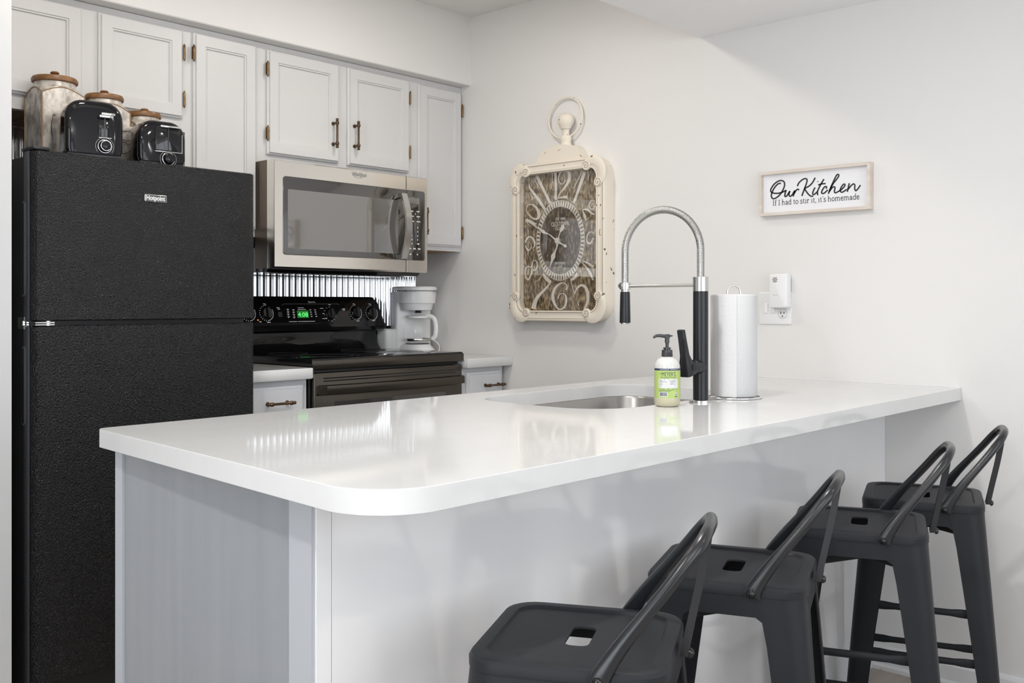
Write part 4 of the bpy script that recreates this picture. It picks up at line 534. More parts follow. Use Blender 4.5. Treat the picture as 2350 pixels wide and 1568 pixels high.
# ================================================================== RANGE
t = empty('range', (0, 0, 0)); tag(t, 'black freestanding electric range with green clock display', 'range')
X0, X1 = -1.035, -0.280
box('body', X0 + 0.006, X1 - 0.006, -0.585, -0.03, FZ, 0.905, M['black_satin'], t, 0.003)
bm = bmesh.new()
bx(bm, X0, X1, -0.615, -0.028, 0.912, 0.944, 0.007, 3)
ck = done(bm, 'cooktop', M['black_gloss'], t)
box('cooktop_front_trim', X0 + 0.001, X1 - 0.001, -0.6185, -0.6135, 0.906, 0.938, M['dark_steel'], ck, 0.002)
for cx, cy, r_ in ((-0.85, -0.45, 0.10), (-0.46, -0.45, 0.08), (-0.85, -0.2, 0.075), (-0.47, -0.2, 0.095)):
    bm = bmesh.new(); tube(bm, [(cx + r_ * math.cos(2 * PI * k / 40), cy + r_ * math.sin(2 * PI * k / 40), 0.9442) for k in range(40)], 0.0006, 5, True)
    done(bm, 'burner_ring', M['ring'], ck)
# backguard: curved lower riser and overhanging control console
bm = bmesh.new()
def prof_guard(z, y): return (y, z)
LR = [(-0.03, 0.944), (-0.105, 0.944), (-0.092, 0.957), (-0.080, 0.975), (-0.074, 1.0), (-0.076, 1.025), (-0.03, 1.03)]
loft(bm, [[(X0 + 0.012, y, z) for y, z in LR], [(-0.302, y, z) for y, z in LR], [(-0.292, y + 0.008 if y < -0.05 else y, z) for y, z in LR]])
bg = done(bm, 'backguard_riser', M['black_gloss'], t, 40)
bm = bmesh.new()
out = []
def cons(x, inset):
    P = [(-0.030, 1.022), (-0.095, 1.022), (-0.118, 1.030), (-0.124, 1.044), (-0.118, 1.060), (-0.100, 1.150), (-0.094, 1.158), (-0.086, 1.162), (-0.075, 1.172), (-0.030, 1.172)]
    c = (-0.06, 1.09)
    return [(x, c[0] + (y - c[0]) * (1 - inset), c[1] + (z - c[1]) * (1 - inset)) for y, z in P]
def consx(xb, xt):
    out = []
    for (x, y, z) in cons(0, 0): out.append((xb + (xt - xb) * (z - 1.022) / 0.15, y, z))
    return out
def sc_ring(r_, s, dx):
    c = Vector((0, -0.06, 1.09)); return [(p[0] + dx, c.y + (p[1] - c.y) * s, c.z + (p[2] - c.z) * s) for p in r_]
e1 = consx(-0.272, -0.312)
e0 = consx(X0 - 0.005, X0 + 0.035)
loft(bm, [sc_ring(e0, 0.9, 0.0), sc_ring(e0, 1.0, 0.012), sc_ring(e1, 1.0, -0.012), sc_ring(e1, 0.93, -0.002), sc_ring(e1, 0.8, 0.003)])
cons_o = done(bm, 'control_console', M['black_gloss'], t, 35)
# face of the console runs from (-0.118,1.060) to (-0.100,1.150)
FT = math.atan2(0.018, 0.09)
def onface(x, v, d=0.0):      # v: height along z
    s = (v - 1.060) / 0.09
    y = -0.118 + 0.018 * s
    return Vector((x, y - d * math.cos(FT), v + 0 - d * math.sin(FT) * -1))
RFc = Matrix.Rotation(R(90) - FT, 4, 'X')
def ftext(name, s, size, x, v, m, parent, width=None): return text(name, s, size, onface(x, v, 0.0008), RFc, m, parent, width=width, ext=0.0003)
def dial(name, x, v, r_, parent, ticks, a0, a1, arc=True):
    k = empty(name, (0, 0, 0)); k.parent = parent
    mt = Matrix.Translation(onface(x, v)) @ Matrix.Rotation(R(90) - FT, 4, 'X')
    bm = bmesh.new(); lathe(bm, [(r_, 0), (r_, 0.006), (r_ * .86, 0.009), (r_ * .8, 0.012)], n=28, mtx=mt)
    kb = done(bm, name, M['black_gloss'], parent, 40)
    bpy.data.objects.remove(k)
    bm = bmesh.new()
    V = [mt @ Vector((a, b, c)) for a in (-0.004, 0.004) for b in (-r_ * .8, r_ * .8) for c in (0.010, 0.021)]
    vv = [bm.verts.new(p) for p in V]
    for f in [(0, 1, 3, 2), (4, 6, 7, 5), (0, 4, 5, 1), (2, 3, 7, 6), (0, 2, 6, 4), (1, 5, 7, 3)]: bm.faces.new([vv[i] for i in f])
    done(bm, 'grip', M['black_satin'], kb, None)
    bm = bmesh.new()
    for i in range(ticks):
        a = R(a0 + (a1 - a0) * i / (ticks - 1)); q = r_ * 1.22; s_ = 0.0011
        c = Vector((q * math.cos(a), q * math.sin(a), 0.0006)); u = Vector((math.cos(a), math.sin(a), 0)); w_ = Vector((-math.sin(a), math.cos(a), 0))
        vv = [bm.verts.new(mt @ (c + u * s1 * 0.002 + w_ * s2 * s_)) for s1, s2 in ((-1, -1), (1, -1), (1, 1), (-1, 1))]
        bm.faces.new(vv)
    if arc:
        pr = [mt @ Vector((r_ * 1.22 * math.cos(a), r_ * 1.22 * math.sin(a), 0.0006)) for a in [R(-80 + i * 12) for i in range(10)]]
        tube(bm, pr, 0.0009, 6)
    done(bm, 'scale_marks', M['white_mark'], kb, None)
for x, v in ((-0.892, 1.104), (-0.440, 1.104), (-0.352, 1.101)): dial('burner_knob', x, v, 0.026, t, 14, 110, 330)
dial('burner_knob', -0.975, 1.104, 0.026, t, 14, 110, 330)
dial('oven_knob', -0.578, 1.098, 0.025, t, 9, 90, 340, False)
bm = bmesh.new()
vv = []
for x, v in ((-0.636, 1.089), (-0.692 + 0.0, 1.089)): pass
def facebox(name, x0, x1, v0, v1, d, m, parent):
    bm = bmesh.new()
    P = [onface(x, v, dd) for dd in (0, d) for x, v in ((x0, v0), (x1, v0), (x1, v1), (x0, v1))]
    vv = [bm.verts.new(p) for p in P]
    for f in [(3, 2, 1, 0), (4, 5, 6, 7), (0, 1, 5, 4), (1, 2, 6, 5), (2, 3, 7, 6), (3, 0, 4, 7)]: bm.faces.new([vv[i] for i in f])
    return done(bm, name, m, parent, None)
dsp = facebox('clock_display', -0.745, -0.689, 1.083, 1.113, 0.0009, M['display'], cons_o)
ftext('display_digits', '4:08', 0.026, -0.742, 1.088, M['digit'], dsp, width=0.049)
bm = bmesh.new()
fr = [(-0.812, 1.066), (-0.815, 1.136), (-0.806, 1.141), (-0.532, 1.141), (-0.524, 1.136)]
tube(bm, [onface(x, v, 0.0006) for x, v in fr[1:]], 0.0005, 5)
done(bm, 'panel_outline', M['grey_mark'], cons_o)
ftext('brand_lettering', 'Spectra', 0.010, -0.684, 1.146, M['white_mark'], cons_o, 0.036)
bm = bmesh.new()
def mark(x, v, w_, h_=0.0022):
    P = [onface(x, v, 0.0007), onface(x + w_, v, 0.0007), onface(x + w_, v + h_, 0.0007), onface(x, v + h_, 0.0007)]
    bm.faces.new([bm.verts.new(p) for p in P])
for c_, xx in enumerate((-0.795, -0.768)):
    for r_ in range(4): mark(xx, 1.118 - r_ * 0.010 - c_ * 0.002, 0.012); mark(xx + 0.003, 1.114 - r_ * 0.010 - c_ * 0.002, 0.006)
for c_, xx in enumerate((-0.682, -0.658)):
    for r_ in range(4): mark(xx + r_ * 0.001, 1.114 - r_ * 0.009, 0.008, 0.0035)
mark(-0.790, 1.067, 0.040); mark(-0.746, 1.067, 0.085)
mark(-0.628, 1.121, 0.018); mark(-0.618, 1.099, 0.010); mark(-0.622, 1.078, 0.026)
mark(-0.578 - 0.004, 1.1365, 0.012); mark(-0.740, 1.124, 0.030); mark(-0.740, 1.117, 0.040)
for xx in (-0.892, -0.440, -0.352): mark(xx - 0.012, 1.140, 0.012); mark(xx - 0.006, 1.135, 0.009); mark(xx - 0.002, 1.0655, 0.016, 0.003)
mark(-0.842, 1.124, 0.014, 0.003); mark(-0.838, 1.118, 0.012, 0.003); mark(-0.512, 1.118, 0.016, 0.003); mark(-0.508, 1.113, 0.010, 0.003)
mark(-0.930, 1.068, 0.010, 0.003)
done(bm, 'printed_marks', M['white_mark'], cons_o, None)
facebox('rocker_switch', -0.838, -0.820, 1.088, 1.108, 0.002, M['black_satin'], cons_o)
facebox('indicator_lamp', -0.504, -0.500, 1.100, 1.104, 0.001, M['red'], cons_o)
facebox('indicator_lamp', -0.938, -0.932, 1.074, 1.079, 0.001, M['amber'], cons_o)
# oven door
bm = bmesh.new()
bx(bm, X0 + 0.008, X1 - 0.004, -0.612, -0.586, 0.20, 0.893, 0.006, 2)
od = done(bm, 'oven_door', M['dark_steel'], t)
box('door_glass', X0 + 0.10, X1 - 0.10, -0.6135, -0.6115, 0.32, 0.785, M['glass_dark'], od)
for z in (0.872, 0.862):
    box('vent_slot', X0 + 0.05, X1 - 0.045, -0.6132, -0.6115, z - 0.002, z + 0.002, M['black_gloss'], od)
bm = bmesh.new()
n = 20; rings = []
for k in range(n + 1):
    s = k / n; x = X0 + 0.022 + s * (X1 - X0 - 0.036); bow = 0.022 + 0.022 * math.sin(PI * s) ** 0.7
    rings.append([(x, -0.612 - bow + 0.012, 0.813), (x, -0.612 - bow + 0.012, 0.849), (x, -0.612 - bow, 0.846), (x, -0.612 - bow - 0.003, 0.831), (x, -0.612 - bow, 0.816)])
loft(bm, rings)
for x in (X0 + 0.035, X1 - 0.03): bx(bm, x - 0.012, x + 0.012, -0.640, -0.613, 0.817, 0.845)
done(bm, 'handle', M['dark_steel'], od, 40)
box('storage_drawer', X0 + 0.008, X1 - 0.004, -0.612, -0.586, 0.02, 0.19, M['dark_steel'], t, 0.005)

# ================================================================== REFRIGERATOR
t = empty('refrigerator', (0, 0, 0)); tag(t, 'black textured top-freezer refrigerator at the left wall', 'refrigerator')
X0, X1, YB = -2.029, -1.320, -0.700
box('body', X0 + 0.004, X1 - 0.002, -0.628, -0.03, FZ + 0.02, 1.556, M['black_satin'], t, 0.004)
def fdoor(name, z0, z1):
    P = [(-0.634, 0.004), (-0.640, 0.0), (-0.672, 0.0), (-0.690, 0.004), (-0.699, 0.012), (-0.700, 0.022)]
    bm = bmesh.new()
    left = [(X0 + i, y) for y, i in P]; right = [(X1 - i, y) for y, i in reversed(P)]
    o2 = left + right
    ce = ((X0 + X1) / 2, -0.66)
    rings = []
    for z, i in ((z0, 0.003), (z0 + 0.003, 0), (z1 - 0.003, 0), (z1, 0.003)):
        rings.append([(x + (i if x < ce[0] else -i), y + (i if y < ce[1] else 0), z) for x, y in o2])
    loft(bm, rings)
    return done(bm, name, M['fridge'], t, 40)
fd = fdoor('freezer_door', 1.0925, 1.5675)
rd = fdoor('fresh_food_door', 0.078, 1.0795)
for d_, z0, z1, r0, r1 in ((fd, 1.0945, 1.5655, 1.160, 1.428), (rd, 0.080, 1.0775, 0.800, 1.022)):
    box('door_edge', X0 - 0.0012, X0 + 0.001, -0.675, -0.640, z0, z1, M['fridge_side'], d_, 0.001)
    ol = rrect(0.636, 0.656, r0, r1, 0.0095, 5)
    h_ = plate('grip_recess', ol, SIDE(X0 - 0.0012), [0, 0.0035, 0.0045], M['fridge_side'], d_, insets=[0, 0, 0.001])
    plate('grip_hollow', rrect(0.640, 0.652, r0 + 0.006, r1 - 0.006, 0.0055, 5), SIDE(X0 - 0.0057), [0, 0.0006], M['black_gloss'], h_)
box('gasket', X0 + 0.01, X1 - 0.01, -0.636, -0.6275, 0.085, 1.5665, M['black_satin'], t)
bdg = plate('brand_badge', rrect(-1.706, -1.636, 1.449, 1.470, 0.003, 3), FRONT(YB), [0, 0.002, 0.0025], M['nickel'], fd, insets=[0, 0, .0008])
plate('badge_field', rrect(-1.704, -1.638, 1.4505, 1.4685, 0.0025, 3), FRONT(YB - 0.0025), [0, 0.0003], M['fridge_side'], bdg)
text('badge_lettering', 'Hotpoint', 0.020, (-1.7015, YB - 0.003, 1.4535), RF, M['white_mark'], bdg, width=0.060, ext=0.0002, bold=0.0004)
bm = bmesh.new()
for z in (1.0805, 1.0865): bx(bm, X0 + 0.006, X0 + 0.058, -0.702, -0.60, z, z + 0.0035)
tube(bm, [(X0 + 0.045, -0.690, 1.078), (X0 + 0.045, -0.690, 1.094)], 0.007, 14)
bx(bm, X0 - 0.002, X0 + 0.004, -0.636, -0.60, 1.070, 1.103)
done(bm, 'middle_hinge', M['chrome'], t)
bm = bmesh.new()
bx(bm, X0 + 0.001, X0 + 0.05, -0.700, -0.615, 1.5685, 1.578, 0.004, 2)
done(bm, 'hinge_cover', M['black_satin'], t)
box('toe_grille', X0 + 0.01, X1 - 0.01, -0.64, -0.60, FZ, 0.068, M['black_satin'], t)

# ================================================================== CANISTERS ON THE REFRIGERATOR
TOPZ = 1.568
def canister(cx, cy, h, zs, zl, zk, rl, label):
    t = empty('canister', (cx, cy, TOPZ)); tag(t, label, 'canister', 'galvanised canisters on the refrigerator')
    H = zs - TOPZ
    bm = bmesh.new()
    n = 8; ring = []
    base = [(-h, -h), (h, -h), (h, h), (-h, h)]
    def rg(half, z0, arch, ch=0.0):
        out = []
        for i in range(4):
            a = Vector(base[i]); b = Vector(base[(i + 1) % 4])
            for k in range(n):
                s = k / n; p = a.lerp(b, s)
                out.append((p.x * half, p.y * half, z0 + arch * math.sin(PI * s)))
        return out
    def circ(r_, z):
        out = []
        for i in range(4):
            a0 = R(-135 + 90 * i)
            for k in range(n): a = a0 + R(90) * k / n; out.append((r_ * math.cos(a), r_ * math.sin(a), z))
        return out
    nr = rl * 0.9
    loft(bm, [rg(0.97, 0, 0), rg(1, 0.004, 0), rg(1, H - 0.03, 0), rg(1, H - 0.012, 0.022), circ(nr * 1.12, H + 0.012), circ(nr, H + 0.016), circ(nr, zl - TOPZ - 0.012)])
    b = done(bm, 'body', M['galv_jar'], t, 30)
    bm = bmesh.new()
    for sx, sy in base:
        tube(bm, [(sx * 1.0, sy * 1.0, 0.003), (sx * 1.0, sy * 1.0, H - 0.012)], 0.0022, 6)
    for i in range(4):
        a = Vector(base[i]); c = Vector(base[(i + 1) % 4])
        tube(bm, [(a.lerp(c, k / 8).x, a.lerp(c, k / 8).y, H - 0.012 + 0.022 * math.sin(PI * k / 8)) for k in range(9)], 0.0016, 6)
    done(bm, 'seam', M['jar_edge'], b)
    bm = bmesh.new(); zz = zl - TOPZ
    lathe(bm, [(rl * .92, zz - 0.015), (rl, zz - 0.012), (rl * 1.02, zz - 0.004), (rl * .96, zz + 0.003), (rl * .6, zz + 0.006), (rl * .15, zz + 0.007)], n=40)
    l = done(bm, 'lid', M['lidwood'], t, 40)
    bm = bmesh.new(); kz = zk - TOPZ
    lathe(bm, [(0.005, zz + 0.005), (0.005, kz - 0.010), (0.011, kz - 0.008), (0.0135, kz - 0.004), (0.010, kz), (0.002, kz + 0.001)], n=24)
    done(bm, 'knob', M['lidwood'], l, 50)
    return t
def jar_label(t, h, word, small, zc):
    bm = bmesh.new()
    w_, hh = h * 0.56, 0.045
    P = []
    for k in range(40):
        a = 2 * PI * k / 40; c, s = math.cos(a), math.sin(a)
        q = 1 + 0.05 * math.cos(8 * a)
        u = w_ * q * (abs(c) ** 0.5) * (1 if c > 0 else -1); v = hh * q * (abs(s) ** 0.5) * (1 if s > 0 else -1)
        P.append((u, v))
    rings = []
    tube(bm, [(u, -h - 0.0008, zc + v) for u, v in P], 0.0011, 6, True)
    o = done(bm, 'label_border', M['ink'], t)
    if word: text('label_lettering', word, 0.030, (-w_ * .8, -h - 0.0006, zc - 0.018), RF, M['ink'], o, width=w_ * 1.6)
    if small: text('label_lettering', small, 0.014, (-w_ * .6, -h - 0.0006, zc + 0.014), RF, M['ink'], o, width=w_ * 1.2)
c1 = canister(-1.850, -0.410, 0.064, 1.790, 1.834, 1.858, 0.066, 'largest galvanised square canister with round wooden lid, at the left on the refrigerator')
c2 = canister(-1.695, -0.412, 0.058, 1.764, 1.804, 1.824, 0.058, 'middle galvanised canister with wooden lid, behind the left toaster')
c3 = canister(-1.560, -0.412, 0.052, 1.728, 1.768, 1.786, 0.052, 'smallest galvanised canister with wooden lid, behind the right toaster')
jar_label(c1, 0.064, '', '', 0.105)
jar_label(c2, 0.058, 'COFFEE', '', 0.095)

# ================================================================== TOASTERS
def toaster(x, y, rz, w_, ln, hh, wide, label):
    t = empty('toaster', (x, y, TOPZ), R(rz)); tag(t, label, 'toaster', 'black toasters on the refrigerator')
    # local: x 0..w_, y 0 (front) .. ln, z 0..hh
    def sec(yy, ins):
        o = []
        rr = 0.050; x0, x1, z0, z1 = ins, w_ - ins, 0.012, hh - ins
        o += [(x0 + 0.004, yy, z0), (x0, yy, z0 + 0.01)]
        for k in range(9): a = R(180 - 10 * k * 1.125); o.append((x0 + rr + rr * math.cos(a), yy, z1 - rr + rr * math.sin(a)))
        for k in range(9): a = R(90 - 10 * k * 1.125); o.append((x1 - rr + rr * math.cos(a), yy, z1 - rr + rr * math.sin(a)))
        o += [(x1, yy, z0 + 0.01), (x1 - 0.004, yy, z0)]
        return o
    bm = bmesh.new()
    loft(bm, [sec(0.012, 0.001), sec(0.02, 0), sec(ln - 0.02, 0), sec(ln - 0.004, 0.006), sec(ln, 0.016)])
    b = done(bm, 'housing', M['toaster'], t, 40)
    bm = bmesh.new()
    loft(bm, [sec(0.0125, 0.002), sec(0.008, 0.003), sec(0.002, 0.008), sec(-0.001, 0.016), sec(-0.002, 0.03)])
    f = done(bm, 'front_panel', M['toaster_front'], t, 40)
    box('foot_band', 0.008, w_ - 0.008, 0.008, ln - 0.008, 0, 0.014, M['black_satin'], t, 0.002)
    for k in (0.36, 0.64): box('slot', w_ * k - 0.012, w_ * k + 0.012, 0.035, ln - 0.03, hh - 0.001, hh + 0.0004, M['black_gloss'], t)
    cx = w_ * 0.66 if not wide else w_ * 0.60
    if not wide:
        box('lever_slot', cx - 0.016, cx + 0.018, -0.0042, -0.0015, 0.060, 0.127, M['black_gloss'], f, 0.001)
        box('slot_divider', cx - 0.002, cx + 0.002, -0.0050, -0.0040, 0.062, 0.125, M['black_satin'], f)
        box('slot_trim', cx - 0.017, cx + 0.019, -0.0055, -0.0035, 0.058, 0.060, M['chrome'], f)
        lv = box('lever', cx - 0.012, cx + 0.026, -0.018, -0.004, 0.124, 0.131, M['chrome'], f, 0.0015)
        box('lever_cap', cx - 0.018, cx + 0.020, -0.021, -0.016, 0.116, 0.123, M['chrome'], lv, 0.001)
    else:
        ol = rrect(cx - 0.040, cx + 0.042, 0.044, 0.118, 0.008, 4)
        plate('lever_recess', ol, lambda u, v, d: (u, -0.0018 - d, v), [0, 0.002, 0.003], M['black_gloss'], f, insets=[0, 0, .002])
        box('recess_trim', cx - 0.042, cx + 0.044, -0.0062, -0.0035, 0.0415, 0.044, M['chrome'], f, 0.0008)
        box('recess_trim', cx + 0.042, cx + 0.044, -0.0062, -0.0035, 0.044, 0.100, M['chrome'], f)
        box('slot_divider', cx - 0.002, cx + 0.001, -0.0062, -0.0045, 0.046, 0.116, M['black_satin'], f)
        box('lever', cx - 0.030, cx + 0.036, -0.020, -0.004, 0.116, 0.122, M['chrome'], f, 0.0015)
    kr = 0.019; kz = 0.034 if not wide else 0.021
    mt = Matrix.Translation((cx, -0.002, kz)) @ Matrix.Rotation(R(90), 4, 'X')
    bm = bmesh.new(); lathe(bm, [(kr * .95, 0), (kr * .95, 0.006), (kr * .82, 0.016), (kr * .7, 0.018)], n=32, mtx=mt)
    kb = done(bm, 'knob', M['toaster_front'], f, 50)
    bm = bmesh.new(); tube(bm, [mt @ Vector((kr * math.cos(2 * PI * k / 32), kr * math.sin(2 * PI * k / 32), 0.003)) for k in range(32)], 0.0016, 8, True)
    if not wide: tube(bm, [mt @ Vector((kr * .76 * math.cos(2 * PI * k / 32), kr * .76 * math.sin(2 * PI * k / 32), 0.0172)) for k in range(32)], 0.0014, 8, True)
    tube(bm, [mt @ Vector((kr * 1.35 * math.cos(R(k)), kr * 1.35 * math.sin(R(k)), 0.0005)) for k in range(-40, 221, 10)], 0.0006, 6)
    done(bm, 'knob_ring', M['chrome'], kb, 50)
    return t
toaster(-1.922, -0.655, -10.5, 0.163, 0.178, 0.167, False, 'black chrome two-slice toaster at the left, with narrow lever slot and silver-ringed knob')
toaster(-1.700, -0.650, -6, 0.152, 0.185, 0.139, True, 'lower black toaster at the right with wide square lever recess')

# ================================================================== COFFEE MAKER AND WHITE CROCK
t = empty('coffee_maker', (-0.150, -0.175, 0.9142), R(-20)); tag(t, 'white drip coffee maker with glass carafe in the counter corner', 'coffee maker')
CW = 0.088
bm = bmesh.new()
bx(bm, -CW + 0.002, CW - 0.002, 0.020, 0.105, 0.002, 0.285, 0.014, 3)
done(bm, 'water_tank', M['white_plastic'], t)
bm = bmesh.new()
def ov(z, s, dy=0.0, fl=0.105):
    return [(s * CW * math.cos(a) * 0.99, -0.005 + dy + (s * fl * math.sin(a)), z) for a in [2 * PI * k / 40 for k in range(40)]]
loft(bm, [ov(0, 0.98), ov(0.006, 1.0), ov(0.014, 0.98), ov(0.040, 0.76), ov(0.046, 0.70)])
bs = done(bm, 'warming_base', M['white_plastic'], t, 40)
cyl('hot_plate', (0, -0.02, 0.046), 0.055, 0.003, M['black_satin'], bs, 40)
bm = bmesh.new()
def dsh(z, s):
    o = []
    for k in range(25): a = R(180 + 180 * k / 24); o.append((s * CW * math.cos(a), -0.015 + s * 0.088 * math.sin(a), z))
    o += [(s * CW, 0.06, z), (-s * CW, 0.06, z)]
    return o
loft(bm, [dsh(0.198, 0.72), dsh(0.200, 0.76), dsh(0.230, 0.84), dsh(0.2305, 0.94), dsh(0.283, 1.0)])
done(bm, 'filter_basket', M['white_plastic'], t, 40)
bm = bmesh.new()
loft(bm, [dsh(0.286, 0.99), dsh(0.289, 1.03), dsh(0.300, 1.02), dsh(0.305, 0.96)])
done(bm, 'lid', M['white_plastic'], t, 40)
box('lid_gap', -CW * .9, CW * .9, -0.095, 0.03, 0.2825, 0.2865, M['caulk'], t)
bm = bmesh.new(); lathe(bm, [(0.012, 0.186), (0.016, 0.188), (0.012, 0.198)], c=(0, -0.03, 0), n=20)
done(bm, 'drip_valve', M['black_satin'], t)
cf = empty('carafe', (0, -0.022, 0.050)); cf.parent = t
bm = bmesh.new()
PO = [(0.046, 0.001), (0.056, 0.010), (0.061, 0.030), (0.063, 0.055), (0.060, 0.080), (0.052, 0.102), (0.047, 0.112), (0.048, 0.118)]
lathe(bm, PO, n=40, cap1=False)
done(bm, 'carafe_glass', M['thin_glass'], cf, 60)
bm = bmesh.new(); lathe(bm, [(0.0565, 0.009), (0.0575, 0.010), (0.060, 0.021), (0.0592, 0.022)], n=40, cap0=False, cap1=False)
done(bm, 'carafe_band', M['nickel'], cf, 60)
bm = bmesh.new(); lathe(bm, [(0.048, 0.112), (0.051, 0.114), (0.051, 0.121), (0.044, 0.125), (0.012, 0.127)], n=36)
done(bm, 'carafe_lid', M['white_plastic'], cf, 50)
tubeo('carafe_handle', catmull([(0.028, -0.040, 0.120), (0.044, -0.058, 0.119), (0.054, -0.070, 0.105), (0.058, -0.075, 0.07), (0.056, -0.072, 0.035), (0.048, -0.060, 0.020)], 5), 0.011, M['white_plastic'], cf, 12, flat=[(1, 0.75)] * 26)
tubeo('power_cord', catmull([(0.060, 0.085, 0.07), (0.105, 0.055, 0.062), (0.128, 0.030, 0.035), (0.115, 0.012, 0.008), (0.085, 0.02, 0.004), (0.06, 0.06, 0.004)], 6), 0.0032, M['white_plastic'], t, 8)

t = empty('crock', (-0.2375, -0.078, 0.9142)); tag(t, 'white lidless ceramic crock half hidden between range and coffee maker', 'crock')
bm = bmesh.new()
def rr4(z, s, r_=0.02): return [(p[0], p[1], z) for p in rrect(-0.0345 * s, 0.0345 * s, -0.042 * s, 0.042 * s, r_, 5)]
loft(bm, [rr4(0.0, 0.78), rr4(0.006, 0.88), rr4(0.020, 0.97), rr4(0.105, 1.0), rr4(0.112, 1.0), rr4(0.112, 0.93), rr4(0.04, 0.9)])
done(bm, 'body', M['ceramic'], t, 40)
bm = bmesh.new()
tube(bm, [(p[0], p[1], 0.112) for p in rrect(-0.0345, 0.0345, -0.042, 0.042, 0.02, 5)], 0.0025, 8, True)
done(bm, 'rim', M['ceramic'], t, 60)

# ================================================================== PENINSULA
t = empty('peninsula_cabinet', (0, 0, 0)); tag(t, 'grey peninsula cabinet with white glossy back panel under the long countertop', 'cabinet')
ZT = 0.845
bm = bmesh.new()
# carcass walls (hollow, so that the sink hangs inside)
def prism(bm, poly, z0, z1): loft(bm, [[(x, y, z0) for x, y in poly], [(x, y, z1) for x, y in poly]])
prism(bm, [(-2.176, -2.220), (-0.001, -2.220), (-0.001, -2.160), (-2.176, -2.160)], FZ, ZT)
prism(bm, [(-2.170, -1.575), (-2.170, -1.560), (-0.001, -1.560), (-0.001, -1.575)], 0.07, ZT)
prism(bm, [(-2.170, -1.62), (-2.170, -1.60), (-0.001, -1.60), (-0.001, -1.62)], FZ, 0.08)
done(bm, 'body', M['cab_base'], t, None)
box('dark_reflection_panel', -2.165, -1.30, -1.5595, -1.548, 0.08, 0.84, M['black_gloss'], t, 0.003)  # unseen black panel, added so the refrigerator reflects something dark
# end panel, slightly out of square like the countertop end
e = [(-2.1925, -1.545), (-2.2165, -2.205)]
def ex(y, d=0): return e[0][0] + (e[1][0] - e[0][0]) * (e[0][1] - y) / (e[0][1] - e[1][1]) - d
prism_l = lambda bm, y0, y1, d0, d1, z0, z1: loft(bm, [[(ex(y0, d0), y0, z), (ex(y0, d1), y0, z), (ex(y1, d1), y1, z), (ex(y1, d0), y1, z)] for z in (z0, z1)])
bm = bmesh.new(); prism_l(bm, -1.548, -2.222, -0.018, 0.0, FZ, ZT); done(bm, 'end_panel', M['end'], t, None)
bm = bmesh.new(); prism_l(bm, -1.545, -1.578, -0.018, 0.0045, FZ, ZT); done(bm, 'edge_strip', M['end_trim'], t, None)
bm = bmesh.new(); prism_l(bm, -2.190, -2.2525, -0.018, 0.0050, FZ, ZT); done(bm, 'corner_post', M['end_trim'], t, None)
bm = bmesh.new()
xa = -2.219
def sheet(x0, x1, z0, z1): bx(bm, x0, x1, -2.2555, -2.2205, z0, z1)
sheet(xa + 0.003, -2.188, FZ, ZT); sheet(-2.1868, -0.309, 0.118, ZT); sheet(-0.309, -0.001, 0.42, ZT)
done(bm, 'back_panel', M['panel_white'], t, None)
# countertop with the sink cut-out
t = None
HOLE = rrect(-1.262, -0.560, -2.085, -1.622, 0.11, 8, (0.10, 0.12, 0.15, 0.15))
arc = []
cc = (-2.172, -2.3765); rr_ = 0.1115
for k in range(13):
    a = R(176 + (270 - 176) * k / 12); arc.append((cc[0] + rr_ * math.cos(a), cc[1] + rr_ * math.sin(a)))
OUT = [(-0.001, -2.488)] + [(-0.001, -1.509), (-2.200, -1.509), (-2.214, -1.513), (-2.222, -1.528)] + arc
def top_slab(name, outl, hole, z0, z1, m, bev=0.004):
    bm = bmesh.new()
    def lay(z, ins):
        def off(poly, d):
            n = len(poly); o = []
            for i in range(n):
                p0 = Vector(poly[i - 1]); p1 = Vector(poly[i]); p2 = Vector(poly[(i + 1) % n])
                t1 = (p1 - p0).normalized(); t2 = (p2 - p1).normalized(); n1 = Vector((t1.y, -t1.x)); n2 = Vector((t2.y, -t2.x))
                v = (n1 + n2); v = v / max(v.length_squared / 2, 0.3); o.append(tuple(p1 + v * d))
            return o
        A = [bm.verts.new((*p, z)) for p in off(outl, ins)]; B = [bm.verts.new((*p, z)) for p in off(hole, -ins)]
        return A, B
    def area2(P): return sum(P[i - 1][0] * P[i][1] - P[i][0] * P[i - 1][1] for i in range(len(P)))
    sgn = 1
    L = [lay(z1, 0), lay(z1, 0), lay(z0, 0)]
    A1, B1 = L[0]; A2, B2 = L[2]
    def bridge(P, Q):
        for i in range(len(P)):
            j = (i + 1) % len(P); bm.faces.new((P[i], P[j], Q[j], Q[i]))
    for v in L[1][0] + L[1][1]: bm.verts.remove(v)
    bridge(A1, A2); bridge(B1, B2)
    for A, B in ((A1, B1), (A2, B2)):
        es = []
        for P in (A, B):
            for i in range(len(P)):
                e_ = bm.edges.get((P[i], P[(i + 1) % len(P)])); es.append(e_)
        bmesh.ops.triangle_fill(bm, use_beauty=True, use_dissolve=False, edges=es)
    o = done(bm, name, m, None, 30)
    md = o.modifiers.new('bevel', 'BEVEL'); md.width = bev; md.segments = 3; md.limit_method = 'ANGLE'; md.angle_limit = R(60)
    return o
ct = top_slab('countertop', OUT, HOLE, 0.847, 0.884, M['quartz'])
tag(ct, 'long white quartz peninsula countertop with rounded corner and sink cut-out', 'countertop')
o = box('countertop_caulk', -0.004, -0.0005, -2.487, -1.512, 0.8842, 0.8875, M['white_matte'], ct)
